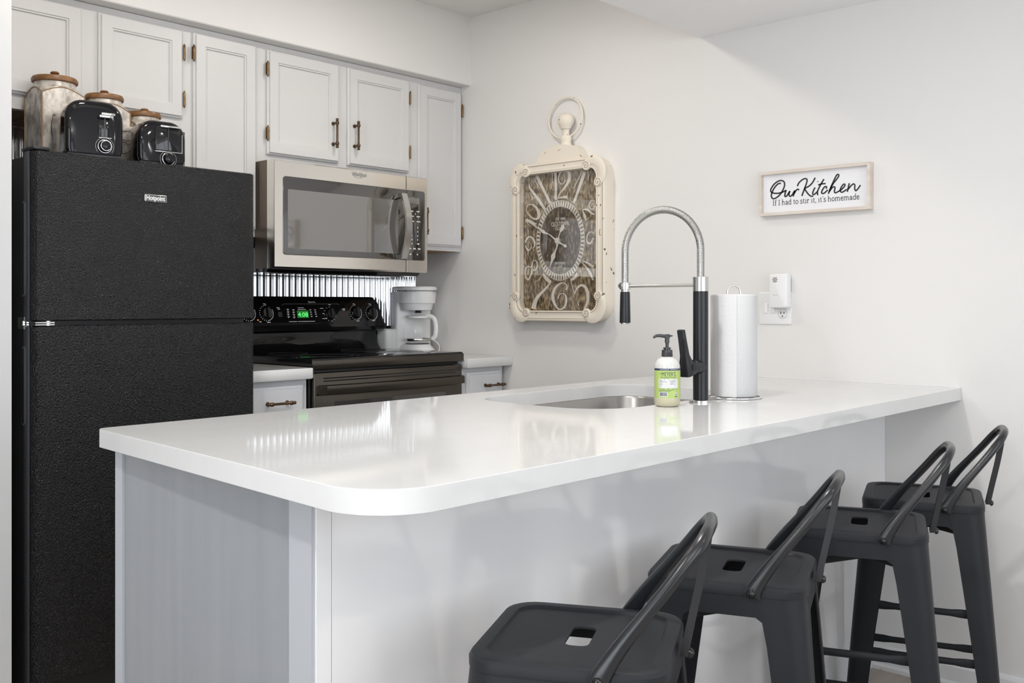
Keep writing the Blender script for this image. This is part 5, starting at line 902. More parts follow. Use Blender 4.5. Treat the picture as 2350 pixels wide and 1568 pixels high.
# sink
t = empty('sink', (-0.911, -1.853, 0.846)); tag(t, 'undermount stainless steel sink set in the white peninsula countertop', 'sink')
bm = bmesh.new()
def hr(ins, z):
    P = rrect(-1.262 + ins, -0.560 - ins, -2.085 + ins, -1.622 - ins, 0.11, 8, tuple(max(q - ins, 0.02) for q in (0.10, 0.12, 0.15, 0.15)))
    return [(p[0] + 0.911, p[1] + 1.853, z) for p in P]
loft(bm, [hr(-0.014, -0.0005), hr(0.004, -0.0005), hr(0.006, -0.004), hr(0.012, -0.17), hr(0.035, -0.198), hr(0.18, -0.205)], cap0=False)
o = done(bm, 'basin', M['sink_steel'], t, 45)
md = o.modifiers.new('solidify', 'SOLIDIFY'); md.thickness = 0.0015; md.offset = -1
bm = bmesh.new(); lathe(bm, [(0.055, -0.2045), (0.055, -0.2025), (0.042, -0.2035), (0.04, -0.2042)], n=32)
done(bm, 'drain', M['chrome'], t)

# ================================================================== FAUCET
t = empty('faucet', (-0.906, -2.131, 0.8843)); tag(t, 'black and steel spring-neck kitchen faucet behind the sink', 'faucet')
bm = bmesh.new(); lathe(bm, [(0.0295, 0), (0.0295, 0.005), (0.0265, 0.0065), (0.021, 0.0065)], n=40); done(bm, 'base_ring', M['nickel'], t, 40)
cyl('column', (0, 0, 0.0065), 0.0198, 0.2825, M['faucet_black'], t, 40)
bm = bmesh.new(); lathe(bm, [(0.0202, 0.289), (0.0202, 0.326), (0.0195, 0.3268), (0.012, 0.3268)], n=40); done(bm, 'collar', M['nickel'], t, 40)
SPD = Vector((-0.028, 0.222, 0)); SL = SPD.length; SU = SPD.normalized()
path = []
zc_ = 0.396; ra = SL / 2
for k in range(10): path.append(Vector((0, 0, 0.3268 + (zc_ - 0.3268) * k / 10)))
for k in range(41): a = PI * k / 40; path.append(SU * (ra - ra * math.cos(a)) + Vector((0, 0, zc_ + ra * math.sin(a))))
for k in range(1, 16): path.append(SPD + Vector((0, 0, zc_ - (zc_ - 0.302) * k / 15)))
tubeo('hose', path, 0.0078, M['nickel'], t, 14)
# spring: coil around the hose path
def resample(P, n):
    L_ = [0]
    for a, b in zip(P, P[1:]): L_.append(L_[-1] + (b - a).length)
    out = []; j = 0
    for k in range(n):
        s = L_[-1] * k / (n - 1)
        while j < len(P) - 2 and L_[j + 1] < s: j += 1
        f_ = (s - L_[j]) / max(L_[j + 1] - L_[j], 1e-9); out.append(P[j].lerp(P[j + 1], f_))
    return out, L_[-1]
Q, LL = resample(path, 2400)
turns = int(LL / 0.0026); coil = []
side = SU.cross(Vector((0, 0, 1)))
for k, p in enumerate(Q):
    tt = (Q[min(k + 1, len(Q) - 1)] - Q[max(k - 1, 0)]).normalized(); nn = side.cross(tt)
    a = 2 * PI * turns * k / (len(Q) - 1)
    coil.append(p + (side * math.cos(a) + nn * math.sin(a)) * 0.0094)
bm = bmesh.new(); tube(bm, coil, 0.00105, 5); done(bm, 'spring', M['nickel'], t, 80)
dock = SPD + Vector((0, 0, 0.302))
bm = bmesh.new()
lathe(bm, [(0.013, 0.012), (0.0155, 0.012), (0.0155, -0.006), (0.013, -0.0065)], c=tuple(dock), n=32)
tube(bm, [dock + Vector((-0.014, 0.002, 0.003)), dock + Vector((-0.021, 0.003, 0.003))], 0.006, 12)
dk = done(bm, 'docking_clip', M['nickel'], t, 40)
p0 = Vector((0, 0, 0.305)) + SU * 0.019; p1 = dock + Vector((0, 0, 0.003)) - SU * 0.014
tubeo('support_arm', [p0, p1], 0.0042, M['nickel'], t, 12)
bm = bmesh.new()
lathe(bm, [(0.0105, 0.0), (0.0112, -0.012), (0.0112, -0.013)], c=tuple(dock), n=28)
done(bm, 'nozzle_neck', M['nickel'], t, 40)
bm = bmesh.new()
lathe(bm, [(0.0128, -0.013), (0.0136, -0.02), (0.0152, -0.095), (0.0148, -0.098)], c=tuple(dock), n=32)
sh = done(bm, 'spray_head', M['faucet_black'], t, 40)
bm = bmesh.new()
lathe(bm, [(0.0125, -0.0975), (0.0120, -0.101), (0.006, -0.102)], c=tuple(dock), n=28)
done(bm, 'spray_face', M['nickel'], sh, 40)
# side lever: horizontal barrel toward -x, blade rising
bm = bmesh.new(); mt = Matrix.Translation((0, 0, 0.092)) @ Matrix.Rotation(R(-90), 4, 'Y')
lathe(bm, [(0.0196, 0.0), (0.0196, 0.036), (0.0185, 0.037)], n=36, mtx=mt); hb = done(bm, 'handle_barrel', M['faucet_black'], t, 40)
bm = bmesh.new(); lathe(bm, [(0.0183, 0.037), (0.0183, 0.039), (0.0196, 0.039), (0.0196, 0.062), (0.018, 0.066)], n=36, mtx=mt); done(bm, 'handle_cap', M['faucet_black'], hb, 40)
bm = bmesh.new()
rings = []
for (x, z, wx, wy) in [(-0.056, 0.074, 0.022, 0.016), (-0.059, 0.09, 0.022, 0.0165), (-0.066, 0.106, 0.018, 0.0145), (-0.074, 0.125, 0.0105, 0.0115), (-0.084, 0.16, 0.0075, 0.0105), (-0.092, 0.188, 0.0065, 0.0105), (-0.0925, 0.190, 0.005, 0.009)]:
    rings.append([(x + p[0], p[1], z + p[0] * 0.25) for p in rrect(-wx / 1, wx / 1 * 0.6, -wy, wy, min(wx, wy) * .5, 4)])
loft(bm, rings); done(bm, 'lever', M['faucet_black'], t, 50)

# ================================================================== SOAP BOTTLE
BC = Vector((-1.052, -2.124, 0.8842))
t = empty('soap_bottle', tuple(BC), R(-42)); tag(t, 'hand soap pump bottle with lime green label beside the sink', 'soap bottle')
br = 0.0325
bm = bmesh.new(); lathe(bm, [(0.024, 0), (0.029, 0.002), (br, 0.010), (br, 0.0995), (0.0305, 0.108), (0.025, 0.117), (0.016, 0.122), (0.0125, 0.124), (0.0125, 0.127)], n=48)
b_ = done(bm, 'bottle', M['soap'], t, 50)
bm = bmesh.new(); lathe(bm, [(0.0242, -0.0001), (0.0292, 0.0018), (br + 0.0002, 0.0098), (br + 0.0002, 0.021), (br - 0.001, 0.021)], n=48)
done(bm, 'soap_level', M['soap_low'], b_, 50)
bm = bmesh.new(); lathe(bm, [(0.0135, 0.124), (0.0140, 0.125), (0.0130, 0.141), (0.008, 0.1415), (0.008, 0.143), (0.0095, 0.1435), (0.0095, 0.147), (0.0045, 0.1475)], n=24)
pc = done(bm, 'pump_collar', M['pump'], t, 30)
bm = bmesh.new(); lathe(bm, [(0.0042, 0.1475), (0.0042, 0.158), (0.0058, 0.159), (0.0055, 0.170), (0.007, 0.171), (0.007, 0.1755), (0.003, 0.177)], n=20)
tube(bm, catmull([(0.006, 0.0, 0.1755), (-0.008, -0.002, 0.1752), (-0.020, -0.004, 0.1765), (-0.031, -0.006, 0.1755), (-0.036, -0.007, 0.171)], 4), [0.0048, 0.0047, 0.0046, 0.0045, 0.0044, 0.0043, 0.0042, 0.0041, 0.004, 0.0039, 0.0038, 0.0037, 0.0036, 0.0035, 0.0034, 0.0032, 0.003], 10)
tube(bm, [(0.004, 0, 0.1752), (0.014, 0.001, 0.1758)], [0.003, 0.0015], 8)
done(bm, 'pump_head', M['pump'], t, 50)
def wrap(o, rad):       # bend flat geometry lying in x (arc length), z onto the bottle, front = -y
    for v in o.data.vertices:
        a = v.co.x / br; d = rad - v.co.y
        v.co = Vector((d * math.sin(a), -d * math.cos(a), v.co.z))
    return o
def patch(name, x0, x1, z0, z1, rad, m, parent, n=16):
    bm = bmesh.new(); g = [[bm.verts.new((x0 + (x1 - x0) * i / n, 0, z)) for i in range(n + 1)] for z in (z0, z1)]
    for i in range(n): bm.faces.new((g[0][i], g[0][i + 1], g[1][i + 1], g[1][i]))
    return wrap(done(bm, name, m, parent, None), rad)
# label spans the front; bottle turned so that the front looks to the camera side
LBL = patch('label', -0.048, 0.040, 0.022, 0.0955, br + 0.0003, M['label_green'], t, 30)
patch('label_band', -0.048, 0.040, 0.0905, 0.0955, br + 0.0005, M['label_navy'], LBL, 30)
patch('label_panel', -0.030, 0.022, 0.047, 0.070, br + 0.0005, M['label_white'], LBL)
patch('bar_code_field', -0.028, -0.007, 0.0255, 0.0375, br + 0.0005, M['label_white'], LBL)
def ltext(s, size, x, z, w_, m, bold=0): return wrap(text('label_lettering', s, size, (x, 0, z), RF, m, LBL, width=w_, ext=0.0, bold=bold), br + 0.0008)
ltext("MEYER'S", 0.0145, -0.0215, 0.0770, 0.035, M['label_navy'])
ltext('MRS.', 0.003, -0.0275, 0.0820, 0.0045, M['label_navy'])
ltext('CLEAN DAY', 0.0052, -0.023, 0.0718, 0.038, M['label_navy'])
def strip(name, rows, m):
    bm = bmesh.new()
    for x0, x1, z0, z1 in rows:
        n = 4; g = [[bm.verts.new((x0 + (x1 - x0) * i / n, 0, z)) for i in range(n + 1)] for z in (z0, z1)]
        for i in range(n): bm.faces.new((g[0][i], g[0][i + 1], g[1][i + 1], g[1][i]))
    return wrap(done(bm, name, m, LBL, None), br + 0.0008)
rows = []; xx = -0.0265
random.seed(3)
while xx < -0.0095:
    w_ = random.choice((0.0004, 0.0007, 0.001)); rows.append((xx, xx + w_, 0.0275, 0.0362)); xx += w_ + random.choice((0.0005, 0.0008))
strip('bar_code', rows, M['label_navy'])
rows = []
for k, (l1, l2) in enumerate([(0.008, 0.014), (0.020, 0.016), (0.006, 0.010), (0.009, 0.013), (0.004, 0.0), (0.004, 0.0)]):
    rows.append((-0.028, -0.028 + l1, 0.0655 - k * 0.0030, 0.0661 - k * 0.0030))
    if l2: rows.append((-0.001, -0.001 + l2, 0.0655 - k * 0.0030, 0.0661 - k * 0.0030))
for k, l1 in enumerate((0.048, 0.040, 0.032, 0.028)): rows.append((-0.029, -0.029 + l1, 0.0445 - k * 0.0022, 0.0451 - k * 0.0022))
rows.append((-0.027, 0.020, 0.0682, 0.0686))
for a in range(9): rows.append((0.000 + 0.004 * math.cos(a * .7), 0.0007 + 0.004 * math.cos(a * .7), 0.0305 + 0.0035 * math.sin(a * .7), 0.0312 + 0.0035 * math.sin(a * .7)))
strip('small_print', rows, M['label_navy'])
strip('recycling_mark', [(0.0115, 0.0185, 0.0285, 0.0360)], M['label_white'])
strip('band_print', [(-0.027, -0.003, 0.0925, 0.0934), (0.000, 0.022, 0.0925, 0.0934)], M['label_white'])
strip('recycling_mark', [(0.0115, 0.0185, 0.0258, 0.0275), (0.0135, 0.0165, 0.0308, 0.0335)], M['label_navy'])

# ================================================================== PAPER TOWELS
PC = Vector((-0.745, -2.136, 0.8842))
t = empty('paper_towel_holder', tuple(PC)); tag(t, 'chrome wire upright holder under the paper towel roll', 'paper towel holder')
bm = bmesh.new(); tube(bm, [(0.073 * math.cos(2 * PI * k / 48), 0.073 * math.sin(2 * PI * k / 48), 0.003) for k in range(48)], 0.0028, 8, True)
tube(bm, [(-0.073, 0, 0.003), (0.073, 0, 0.003)], 0.0022, 8); tube(bm, [(0, -0.073, 0.003), (0, 0.073, 0.003)], 0.0022, 8)
done(bm, 'base_ring', M['chrome'], t, 60)
lp = [(-0.019 * 0.676, 0.019 * .7366, 0.0)]
cu_ = [Vector((-0.676, 0.7366, 0)) * (0.018 * math.cos(a)) + Vector((0, 0, 0.287 + 0.019 * math.sin(a))) for a in [PI * k / 14 for k in range(15)]]
tubeo('post', [Vector((-0.676, 0.7366, 0)) * 0.018 + Vector((0, 0, 0.004))] + cu_ + [Vector((0.676, -0.7366, 0)) * 0.018 + Vector((0, 0, 0.004))], 0.0024, M['chrome'], t, 8)
t = empty('paper_towel_roll', tuple(PC + Vector((0, 0, 0.0065)))); tag(t, 'full roll of white quilted paper towels standing by the faucet', 'paper towels')
bm = bmesh.new(); N_ = 96
def pr_(z, r_, ph=0): return [(r_(k) * math.cos(2 * PI * k / N_), r_(k) * math.sin(2 * PI * k / N_), z) for k in range(N_)]
ro = lambda k: 0.0625 + (0.0012 if 50 <= k < 58 else 0)
inn = lambda k: 0.021
loft(bm, [pr_(0, inn), pr_(0, lambda k: ro(k) - 0.002), pr_(0.003, ro), pr_(0.272, ro), pr_(0.275, lambda k: ro(k) - 0.003), pr_(0.276, inn), pr_(0, inn)], False, False)
b_ = done(bm, 'paper', M['paper'], t, 40)
bm = bmesh.new()
fl = [(0.0645 * math.cos(a), 0.0645 * math.sin(a)) for a in [R(172 + 5 * k) for k in range(10)]]
loft(bm, [[(x, y, z) for x, y in fl] + [(x * .985, y * .985, z) for x, y in reversed(fl)] for z in (0.001, 0.274)])
done(bm, 'loose_sheet', M['paper'], t, 40)
cyl('core', (0, 0, 0.001), 0.0208, 0.274, M['sign_wood'], t, 32) if False else None

# ================================================================== WALL PLATE AND PLUGGED-IN DEVICE
t = empty('wall_plate', (0, -1.872, 1.126)); tag(t, 'wide white wall plate with outlet behind the paper towels', 'outlet')
plate('plate', rrect(-0.0615, 0.0615, -0.056, 0.056, 0.004, 3), lambda u, v, d: (-d, -u, v), [0.0003, 0.004, 0.006], M['white_plastic'], t, insets=[0, 0, .003])
plate('receptacle', rrect(0.014, 0.048, -0.034, 0.034, 0.006, 4), lambda u, v, d: (-0.006 - d, -u, v), [0, 0.0012], M['white_matte'], t)
bm = bmesh.new()
for u in (0.024, 0.036): bx(bm, -0.0082, -0.0072, -u - 0.0012, -u + 0.0012, -0.020, -0.012)
lathe(bm, [(0.0022, 0), (0.0022, 0.001)], n=12, mtx=Matrix.Translation((-0.0072, -0.030, -0.0275)) @ Matrix.Rotation(R(-90), 4, 'Y'))
done(bm, 'outlet_slots', M['ink'], t, None)
bm = bmesh.new(); tube(bm, [(-0.0070, -0.030 - 0.0165 * math.cos(a), -0.019 + 0.0155 * math.sin(a)) for a in [2 * PI * k / 30 for k in range(30)]], 0.0006, 6, True)
done(bm, 'outlet_ring', M['grey_mark'], t)
for u in (-0.033, -0.006): box('toggle_switch', -0.0095, -0.006, -u - 0.008, -u + 0.008, -0.018, 0.018, M['white_matte'], t, 0.002)
t = empty('plug_in_device', (-0.0078, -1.901, 1.186)); tag(t, 'white plug-in air freshener box on the wall plate above the socket', 'air freshener')
plate('housing', rrect(-0.034, 0.034, -0.059, 0.059, 0.008, 4), lambda u, v, d: (-d, -u, v), [0.0, 0.004, 0.024, 0.030, 0.032], M['white_plastic'], t, insets=[.004, 0, 0, .002, .006])
bm = bmesh.new()
for z, w_ in ((0.043, 0.007), (0.037, 0.009), (0.031, 0.007)): tube(bm, catmull([(-0.0324, 0.010 + w_, z + 0.001), (-0.0324, 0.010, z - 0.0006), (-0.0324, 0.010 - w_, z + 0.001)], 4), 0.0011, 6)
done(bm, 'vent_slits', M['ink'], t)
bm = bmesh.new()
bx(bm, -0.0326, -0.0319, 0.010, 0.018, -0.016, -0.0147); bx(bm, -0.0326, -0.0319, 0.001, 0.007, -0.016, -0.0147)
done(bm, 'print', M['grey_mark'], t, None)

# ================================================================== FRAMED SIGN
t = empty('sign', (0, -2.0215, 1.5215)); tag(t, 'framed white wall sign reading Our Kitchen in black script', 'sign')
Ys0, Ys1, Zs0, Zs1 = 1.824, 2.218, 1.446, 1.598
def rel(o, loc):
    for v in o.data.vertices: v.co -= Vector(loc)
    return o
SL_ = (0, -2.0215, 1.5215)
bm = bmesh.new(); wf = 0.010; dp = 0.030
for a, b, c, d in ((Ys0, Ys1, Zs1 - wf, Zs1), (Ys0, Ys1, Zs0, Zs0 + wf), (Ys0, Ys0 + wf, Zs0 + wf, Zs1 - wf), (Ys1 - wf, Ys1, Zs0 + wf, Zs1 - wf)):
    bx(bm, -dp, -0.0005, -b, -a, c, d)
rel(done(bm, 'frame', M['sign_wood'], t, None), SL_)
b_ = rel(box('board', -0.0125, -0.004, -(Ys1 - wf), -(Ys0 + wf), Zs0 + wf, Zs1 - wf, M['sign_white'], t), SL_)
rel(ribbons('script_lettering', SIGN_SCRIPT, -0.0126, 0.0005, M['ink'], b_), SL_)
# small serif alphabet drawn with strokes (em units)
GL = {
 'I': (.36, [[(.18, 0), (.18, .7)], [(.06, 0), (.30, 0)], [(.06, .7), (.30, .7)]]),
 'f': (.34, [[(.14, 0), (.14, .58), (.18, .70), (.27, .74), (.34, .70)], [(.04, .47), (.30, .47)], [(.05, 0), (.25, 0)]]),
 'h': (.58, [[(.12, 0), (.12, .76)], [(.03, .76), (.12, .76)], [(.12, .36), (.22, .46), (.34, .47), (.43, .38), (.44, 0)], [(.04, 0), (.20, 0)], [(.36, 0), (.52, 0)]]),
 'a': (.50, [[(.08, .36), (.14, .45), (.25, .48), (.35, .42), (.37, .32), (.37, .08), (.42, .01), (.48, .03)], [(.37, .28), (.22, .27), (.10, .20), (.08, .10), (.14, .01), (.24, .0), (.37, .11)]]),
 'd': (.56, [[(.43, .76), (.43, .03), (.52, .0)], [(.34, .76), (.43, .76)], [(.43, .38), (.33, .47), (.21, .46), (.10, .36), (.08, .22), (.13, .06), (.24, .0), (.34, .02), (.43, .12)]]),
 't': (.36, [[(.16, .62), (.16, .12), (.21, .02), (.33, .03)], [(.04, .47), (.31, .47)]]),
 'o': (.54, [[(.27, .48), (.14, .43), (.07, .25), (.13, .06), (.27, 0), (.41, .06), (.47, .25), (.40, .43), (.27, .48)]]),
 's': (.42, [[(.36, .38), (.31, .46), (.20, .48), (.10, .42), (.10, .31), (.20, .25), (.31, .20), (.35, .11), (.28, .01), (.16, 0), (.07, .05), (.06, .12)]]),
 'i': (.30, [[(.15, 0), (.15, .47)], [(.05, .47), (.15, .47)], [(.06, 0), (.24, 0)], [(.15, .64), (.15, .67)]]),
 'r': (.42, [[(.13, 0), (.13, .47)], [(.04, .47), (.13, .47)], [(.13, .32), (.22, .45), (.33, .48), (.38, .43)], [(.05, 0), (.24, 0)]]),
 'm': (.86, [[(.12, 0), (.12, .47)], [(.03, .47), (.12, .47)], [(.12, .36), (.22, .47), (.34, .46), (.42, .36), (.42, 0)], [(.42, .36), (.52, .47), (.64, .46), (.72, .36), (.72, 0)], [(.04, 0), (.20, 0)], [(.34, 0), (.50, 0)], [(.64, 0), (.80, 0)]]),
 'e': (.48, [[(.08, .27), (.41, .27), (.40, .38), (.31, .47), (.20, .47), (.10, .38), (.07, .22), (.12, .07), (.24, 0), (.34, .02), (.42, .10)]]),
 ',': (.22, [[(.10, .05), (.13, .0), (.07, -.12)]]), "'": (.20, [[(.10, .76), (.12, .70), (.07, .60)]]), '.': (.22, [[(.10, .02), (.10, .05)]]), ' ': (.24, [])}
def serif(s, y0, z0, y1, z1, xf, m, parent, loc):
    W_ = sum(GL[c][0] for c in s); k = (y0 - y1) / W_; hs = k * 1.12; data = []; u = 0
    for c in s:
        for stk in GL[c][1]:
            pts = [(u + a, b) for a, b in stk]; wd = 0.085 if max(b for _, b in pts) - min(b for _, b in pts) > 0.05 else 0.05
            rows = []
            for i, p in enumerate(pts):
                a = Vector(pts[max(i - 1, 0)]); b = Vector(pts[min(i + 1, len(pts) - 1)]); tt = (b - a).normalized(); nn = Vector((-tt.y, tt.x)) * wd / 2
                f = lambda q: (y0 - q[0] * k, z0 + (z1 - z0) * q[0] / W_ + q[1] * hs)
                rows.append([*f(Vector(p) + nn), *f(Vector(p) - nn)])
            data.append(rows)
        u += GL[c][0]
    return rel(ribbons('tagline_lettering', data, xf, 0.0004, m, parent), loc)
serif("If I had to stir it, it's homemade.", -1.8675, 1.4815, -2.1815, 1.4815, -0.0126, M['ink'], b_, SL_)

# ================================================================== CLOCK
t = empty('clock', (0, -0.93, 1.397)); tag(t, 'large distressed cream wall clock with brown dial and tall numerals', 'clock')
CL = (0, -0.93, 1.397)
u0, u1, v0, v1 = 0.680, 1.179, 1.0695, 1.7245       # u = -y
bm = bmesh.new()
SP_ = lambda ins, d, r_: [(-d, -p[0], p[1]) for p in rrect(u0 + ins, u1 - ins, v0 + ins, v1 - ins, r_, 8)]
loft(bm, [SP_(0, 0.0005, 0.075), SP_(0, 0.056, 0.075), SP_(0.003, 0.062, 0.073), SP_(0.009, 0.0635, 0.067), SP_(0.011, 0.062, 0.065), SP_(0.036, 0.062, 0.042), SP_(0.039, 0.0645, 0.040), SP_(0.043, 0.0635, 0.036), SP_(0.044, 0.028, 0.035)], True, False)
fr_ = rel(done(bm, 'frame', M['clock_cream'], t, 40), CL)
bm = bmesh.new()
for ins, r_, d in ((0.012, 0.064, 0.0622), (0.0365, 0.0415, 0.0623)): tube(bm, SP_(ins, d, r_), 0.0007, 5, True)
rel(done(bm, 'edge_line', M['scroll'], fr_, 60), CL)
dl = rel(plate('dial', rrect(u0 + 0.04, u1 - 0.04, v0 + 0.04, v1 - 0.04, 0.03, 6), SIDE(-0.028), [0, 0.002], M['clock_dial'], t), CL)
ec = (0.926, 1.4015)
def ell(a, b, n=72): return [(ec[0] + a * math.cos(2 * PI * k / n), ec[1] + b * math.sin(2 * PI * k / n)) for k in range(n)]
rel(plate('inner_dial', ell(0.112, 0.143), SIDE(-0.030), [0, 0.0004], M['clock_dark'], dl), CL)
bm = bmesh.new()
def eband(a0, b0, a1, b1):
    P, Q = ell(a0, b0), ell(a1, b1); n = len(P); X_ = -0.0312
    A = [bm.verts.new((X_, -p[0], p[1])) for p in P]; B = [bm.verts.new((X_, -p[0], p[1])) for p in Q]
    for i in range(n): j = (i + 1) % n; bm.faces.new((A[i], A[j], B[j], B[i]))
eband(0.1290, 0.1655, 0.1265, 0.163); eband(0.1105, 0.1415, 0.108, 0.139)
for k in range(60):
    a = 2 * PI * (k + .5) / 60; w_ = 0.030
    vv = []
    for (A_, B_, da) in ((0.1275, 0.164, -w_), (0.1275, 0.164, w_), (0.1095, 0.140, w_), (0.1095, 0.140, -w_)):
        vv.append(bm.verts.new((-0.0312, -(ec[0] + A_ * math.cos(a + da)), ec[1] + B_ * math.sin(a + da))))
    bm.faces.new(vv)
rel(done(bm, 'minute_ring', M['clock_ink'], dl, None), CL)
rel(ribbons('numerals', CLOCK_NUMERALS, -0.0302, 0.0006, M['clock_ink'], dl), CL)
for s, sz, y, z, w_ in (('OLD TOWN', 0.026, -0.879, 1.4605, 0.094), ('EST 1843', 0.015, -0.903, 1.4855, 0.050), ('CLOCKS', 0.017, -0.900, 1.4440, 0.056), ('GODDESS', 0.015, -0.9005, 1.3035, 0.054), ('USA', 0.013, -0.916, 1.2905, 0.022)):
    rel(text('dial_lettering', s, sz, (-0.0306, y, z), RS, M['clock_ink'], dl, width=w_), CL)
rel(ribbons('hands', CLOCK_HANDS, -0.040, 0.0015, M['clock_ink'], t), CL)
ax_ = CLOCK_HANDS[0][-1]; axc = ((ax_[0] + ax_[2]) / 2, (ax_[1] + ax_[3]) / 2)
bm = bmesh.new()
lathe(bm, [(0.0115, 0.0305), (0.0115, 0.0425), (0.008, 0.0435)], n=20, mtx=Matrix.Translation((0, axc[0], axc[1] + 0.000)) @ Matrix.Rotation(R(-90), 4, 'Y'))
rel(done(bm, 'hand_hub', M['clock_ink'], t, 40), CL)
rel(plate('cover_glass', rrect(u0 + 0.041, u1 - 0.041, v0 + 0.041, v1 - 0.041, 0.032, 6), SIDE(-0.054), [0, 0.001], M['clock_glass'], t), CL)
# scrolls: C-shaped relief bands hugging each corner with curled ends
def scroll(su, sv):
    cu_, cv_ = (u0 if su > 0 else u1), (v0 if sv > 0 else v1)
    def P(a, b, d): return (-d, -(cu_ + su * a), cv_ + sv * b)
    ctl = [(0.026, 0.104), (0.014, 0.085), (0.0135, 0.062), (0.022, 0.038), (0.040, 0.020), (0.062, 0.0135), (0.080, 0.018), (0.090, 0.028)]
    mid = catmull([Vector((a, b, 0)) for a, b in ctl], 5)
    wds = [0.010 + 0.018 * math.sin(PI * min(1, max(0, i / (len(mid) - 1)))) ** 0.6 for i in range(len(mid))]
    bm = bmesh.new(); rings = []
    for i, p in enumerate(mid):
        a = mid[max(i - 1, 0)]; b = mid[min(i + 1, len(mid) - 1)]; tt = (b - a).normalized(); nn = Vector((-tt.y, tt.x, 0)); h_ = wds[i] / 2 + 0.006
        rings.append([P(*(p + nn * h_)[:2], 0.060), P(*(p + nn * h_)[:2], 0.0655), P(*(p + nn * (h_ - 0.003))[:2], 0.0675), P(*(p - nn * (h_ - 0.003))[:2], 0.0675), P(*(p - nn * h_)[:2], 0.0655), P(*(p - nn * h_)[:2], 0.060)])
    loft(bm, rings)
    for (a, b) in ((0.031, 0.103), (0.089, 0.035)):
        mt = Matrix.Translation(P(a, b, 0.060)) @ Matrix.Rotation(R(-90), 4, 'Y')
        lathe(bm, [(0.0185, 0), (0.0185, 0.0075), (0.017, 0.0095), (0.010, 0.0095)], n=28, mtx=mt)
    b_ = rel(done(bm, 'corner_scroll', M['clock_cream'], t, 40), CL)
    bm = bmesh.new()
    for (a, b, s0, dr) in ((0.031, 0.103, 100, 1), (0.089, 0.035, -10, -1)):
        pts = []
        for k in range(26):
            an = R(s0 + dr * k * 21); r_ = 0.0165 * (1 - k / 28)
            pts.append(Vector(P(a + r_ * math.cos(an), b + r_ * math.sin(an), 0.0697)))
        tube(bm, pts, 0.0009, 6)
    rel(done(bm, 'scroll_line', M['scroll'], b_, 60), CL)
for su in (1, -1):
    for sv in (1, -1): scroll(su, sv)
# stepped cap, finial, ring
bm = bmesh.new()
capo = [(0.812, 1.7235), (0.822, 1.735), (0.838, 1.765), (0.853, 1.7785), (0.900, 1.784), (0.925, 1.790), (0.960, 1.790), (0.985, 1.784), (1.020, 1.7785), (1.035, 1.765), (1.052, 1.735), (1.062, 1.7235)]
loft(bm, [[(-d, -u, z) for u, z in capo] for d in (0.0005, 0.052, 0.055)])
rel(done(bm, 'cap', M['clock_cream'], t, 30), CL)
bm = bmesh.new()
fc = (-0.030, -0.9565)
lathe(bm, [(0.030, 1.784), (0.026, 1.792), (0.0235, 1.797), (0.0235, 1.805), (0.026, 1.812), (0.026, 1.822), (0.0235, 1.826), (0.0165, 1.829), (0.0155, 1.845), (0.018, 1.853), (0.0235, 1.856), (0.0235, 1.859), (0.030, 1.866), (0.036, 1.880), (0.0375, 1.892), (0.034, 1.905), (0.025, 1.914), (0.010, 1.9185)], c=(fc[0], fc[1], 0), n=32)
for v in bm.verts: v.co.x = fc[0] + (v.co.x - fc[0]) * 0.75
rel(done(bm, 'finial', M['clock_cream'], t, 50), CL)
bm = bmesh.new()
tube(bm, [(-0.014 - 0.010 * (1 - math.sin(a)) / 2, -0.944 - 0.088 * math.cos(a), 1.9035 + 0.0835 * math.sin(a)) for a in [2 * PI * k / 64 for k in range(64)]], 0.0042, 10, True)
rel(done(bm, 'ring', M['clock_cream'], t, 60), CL)

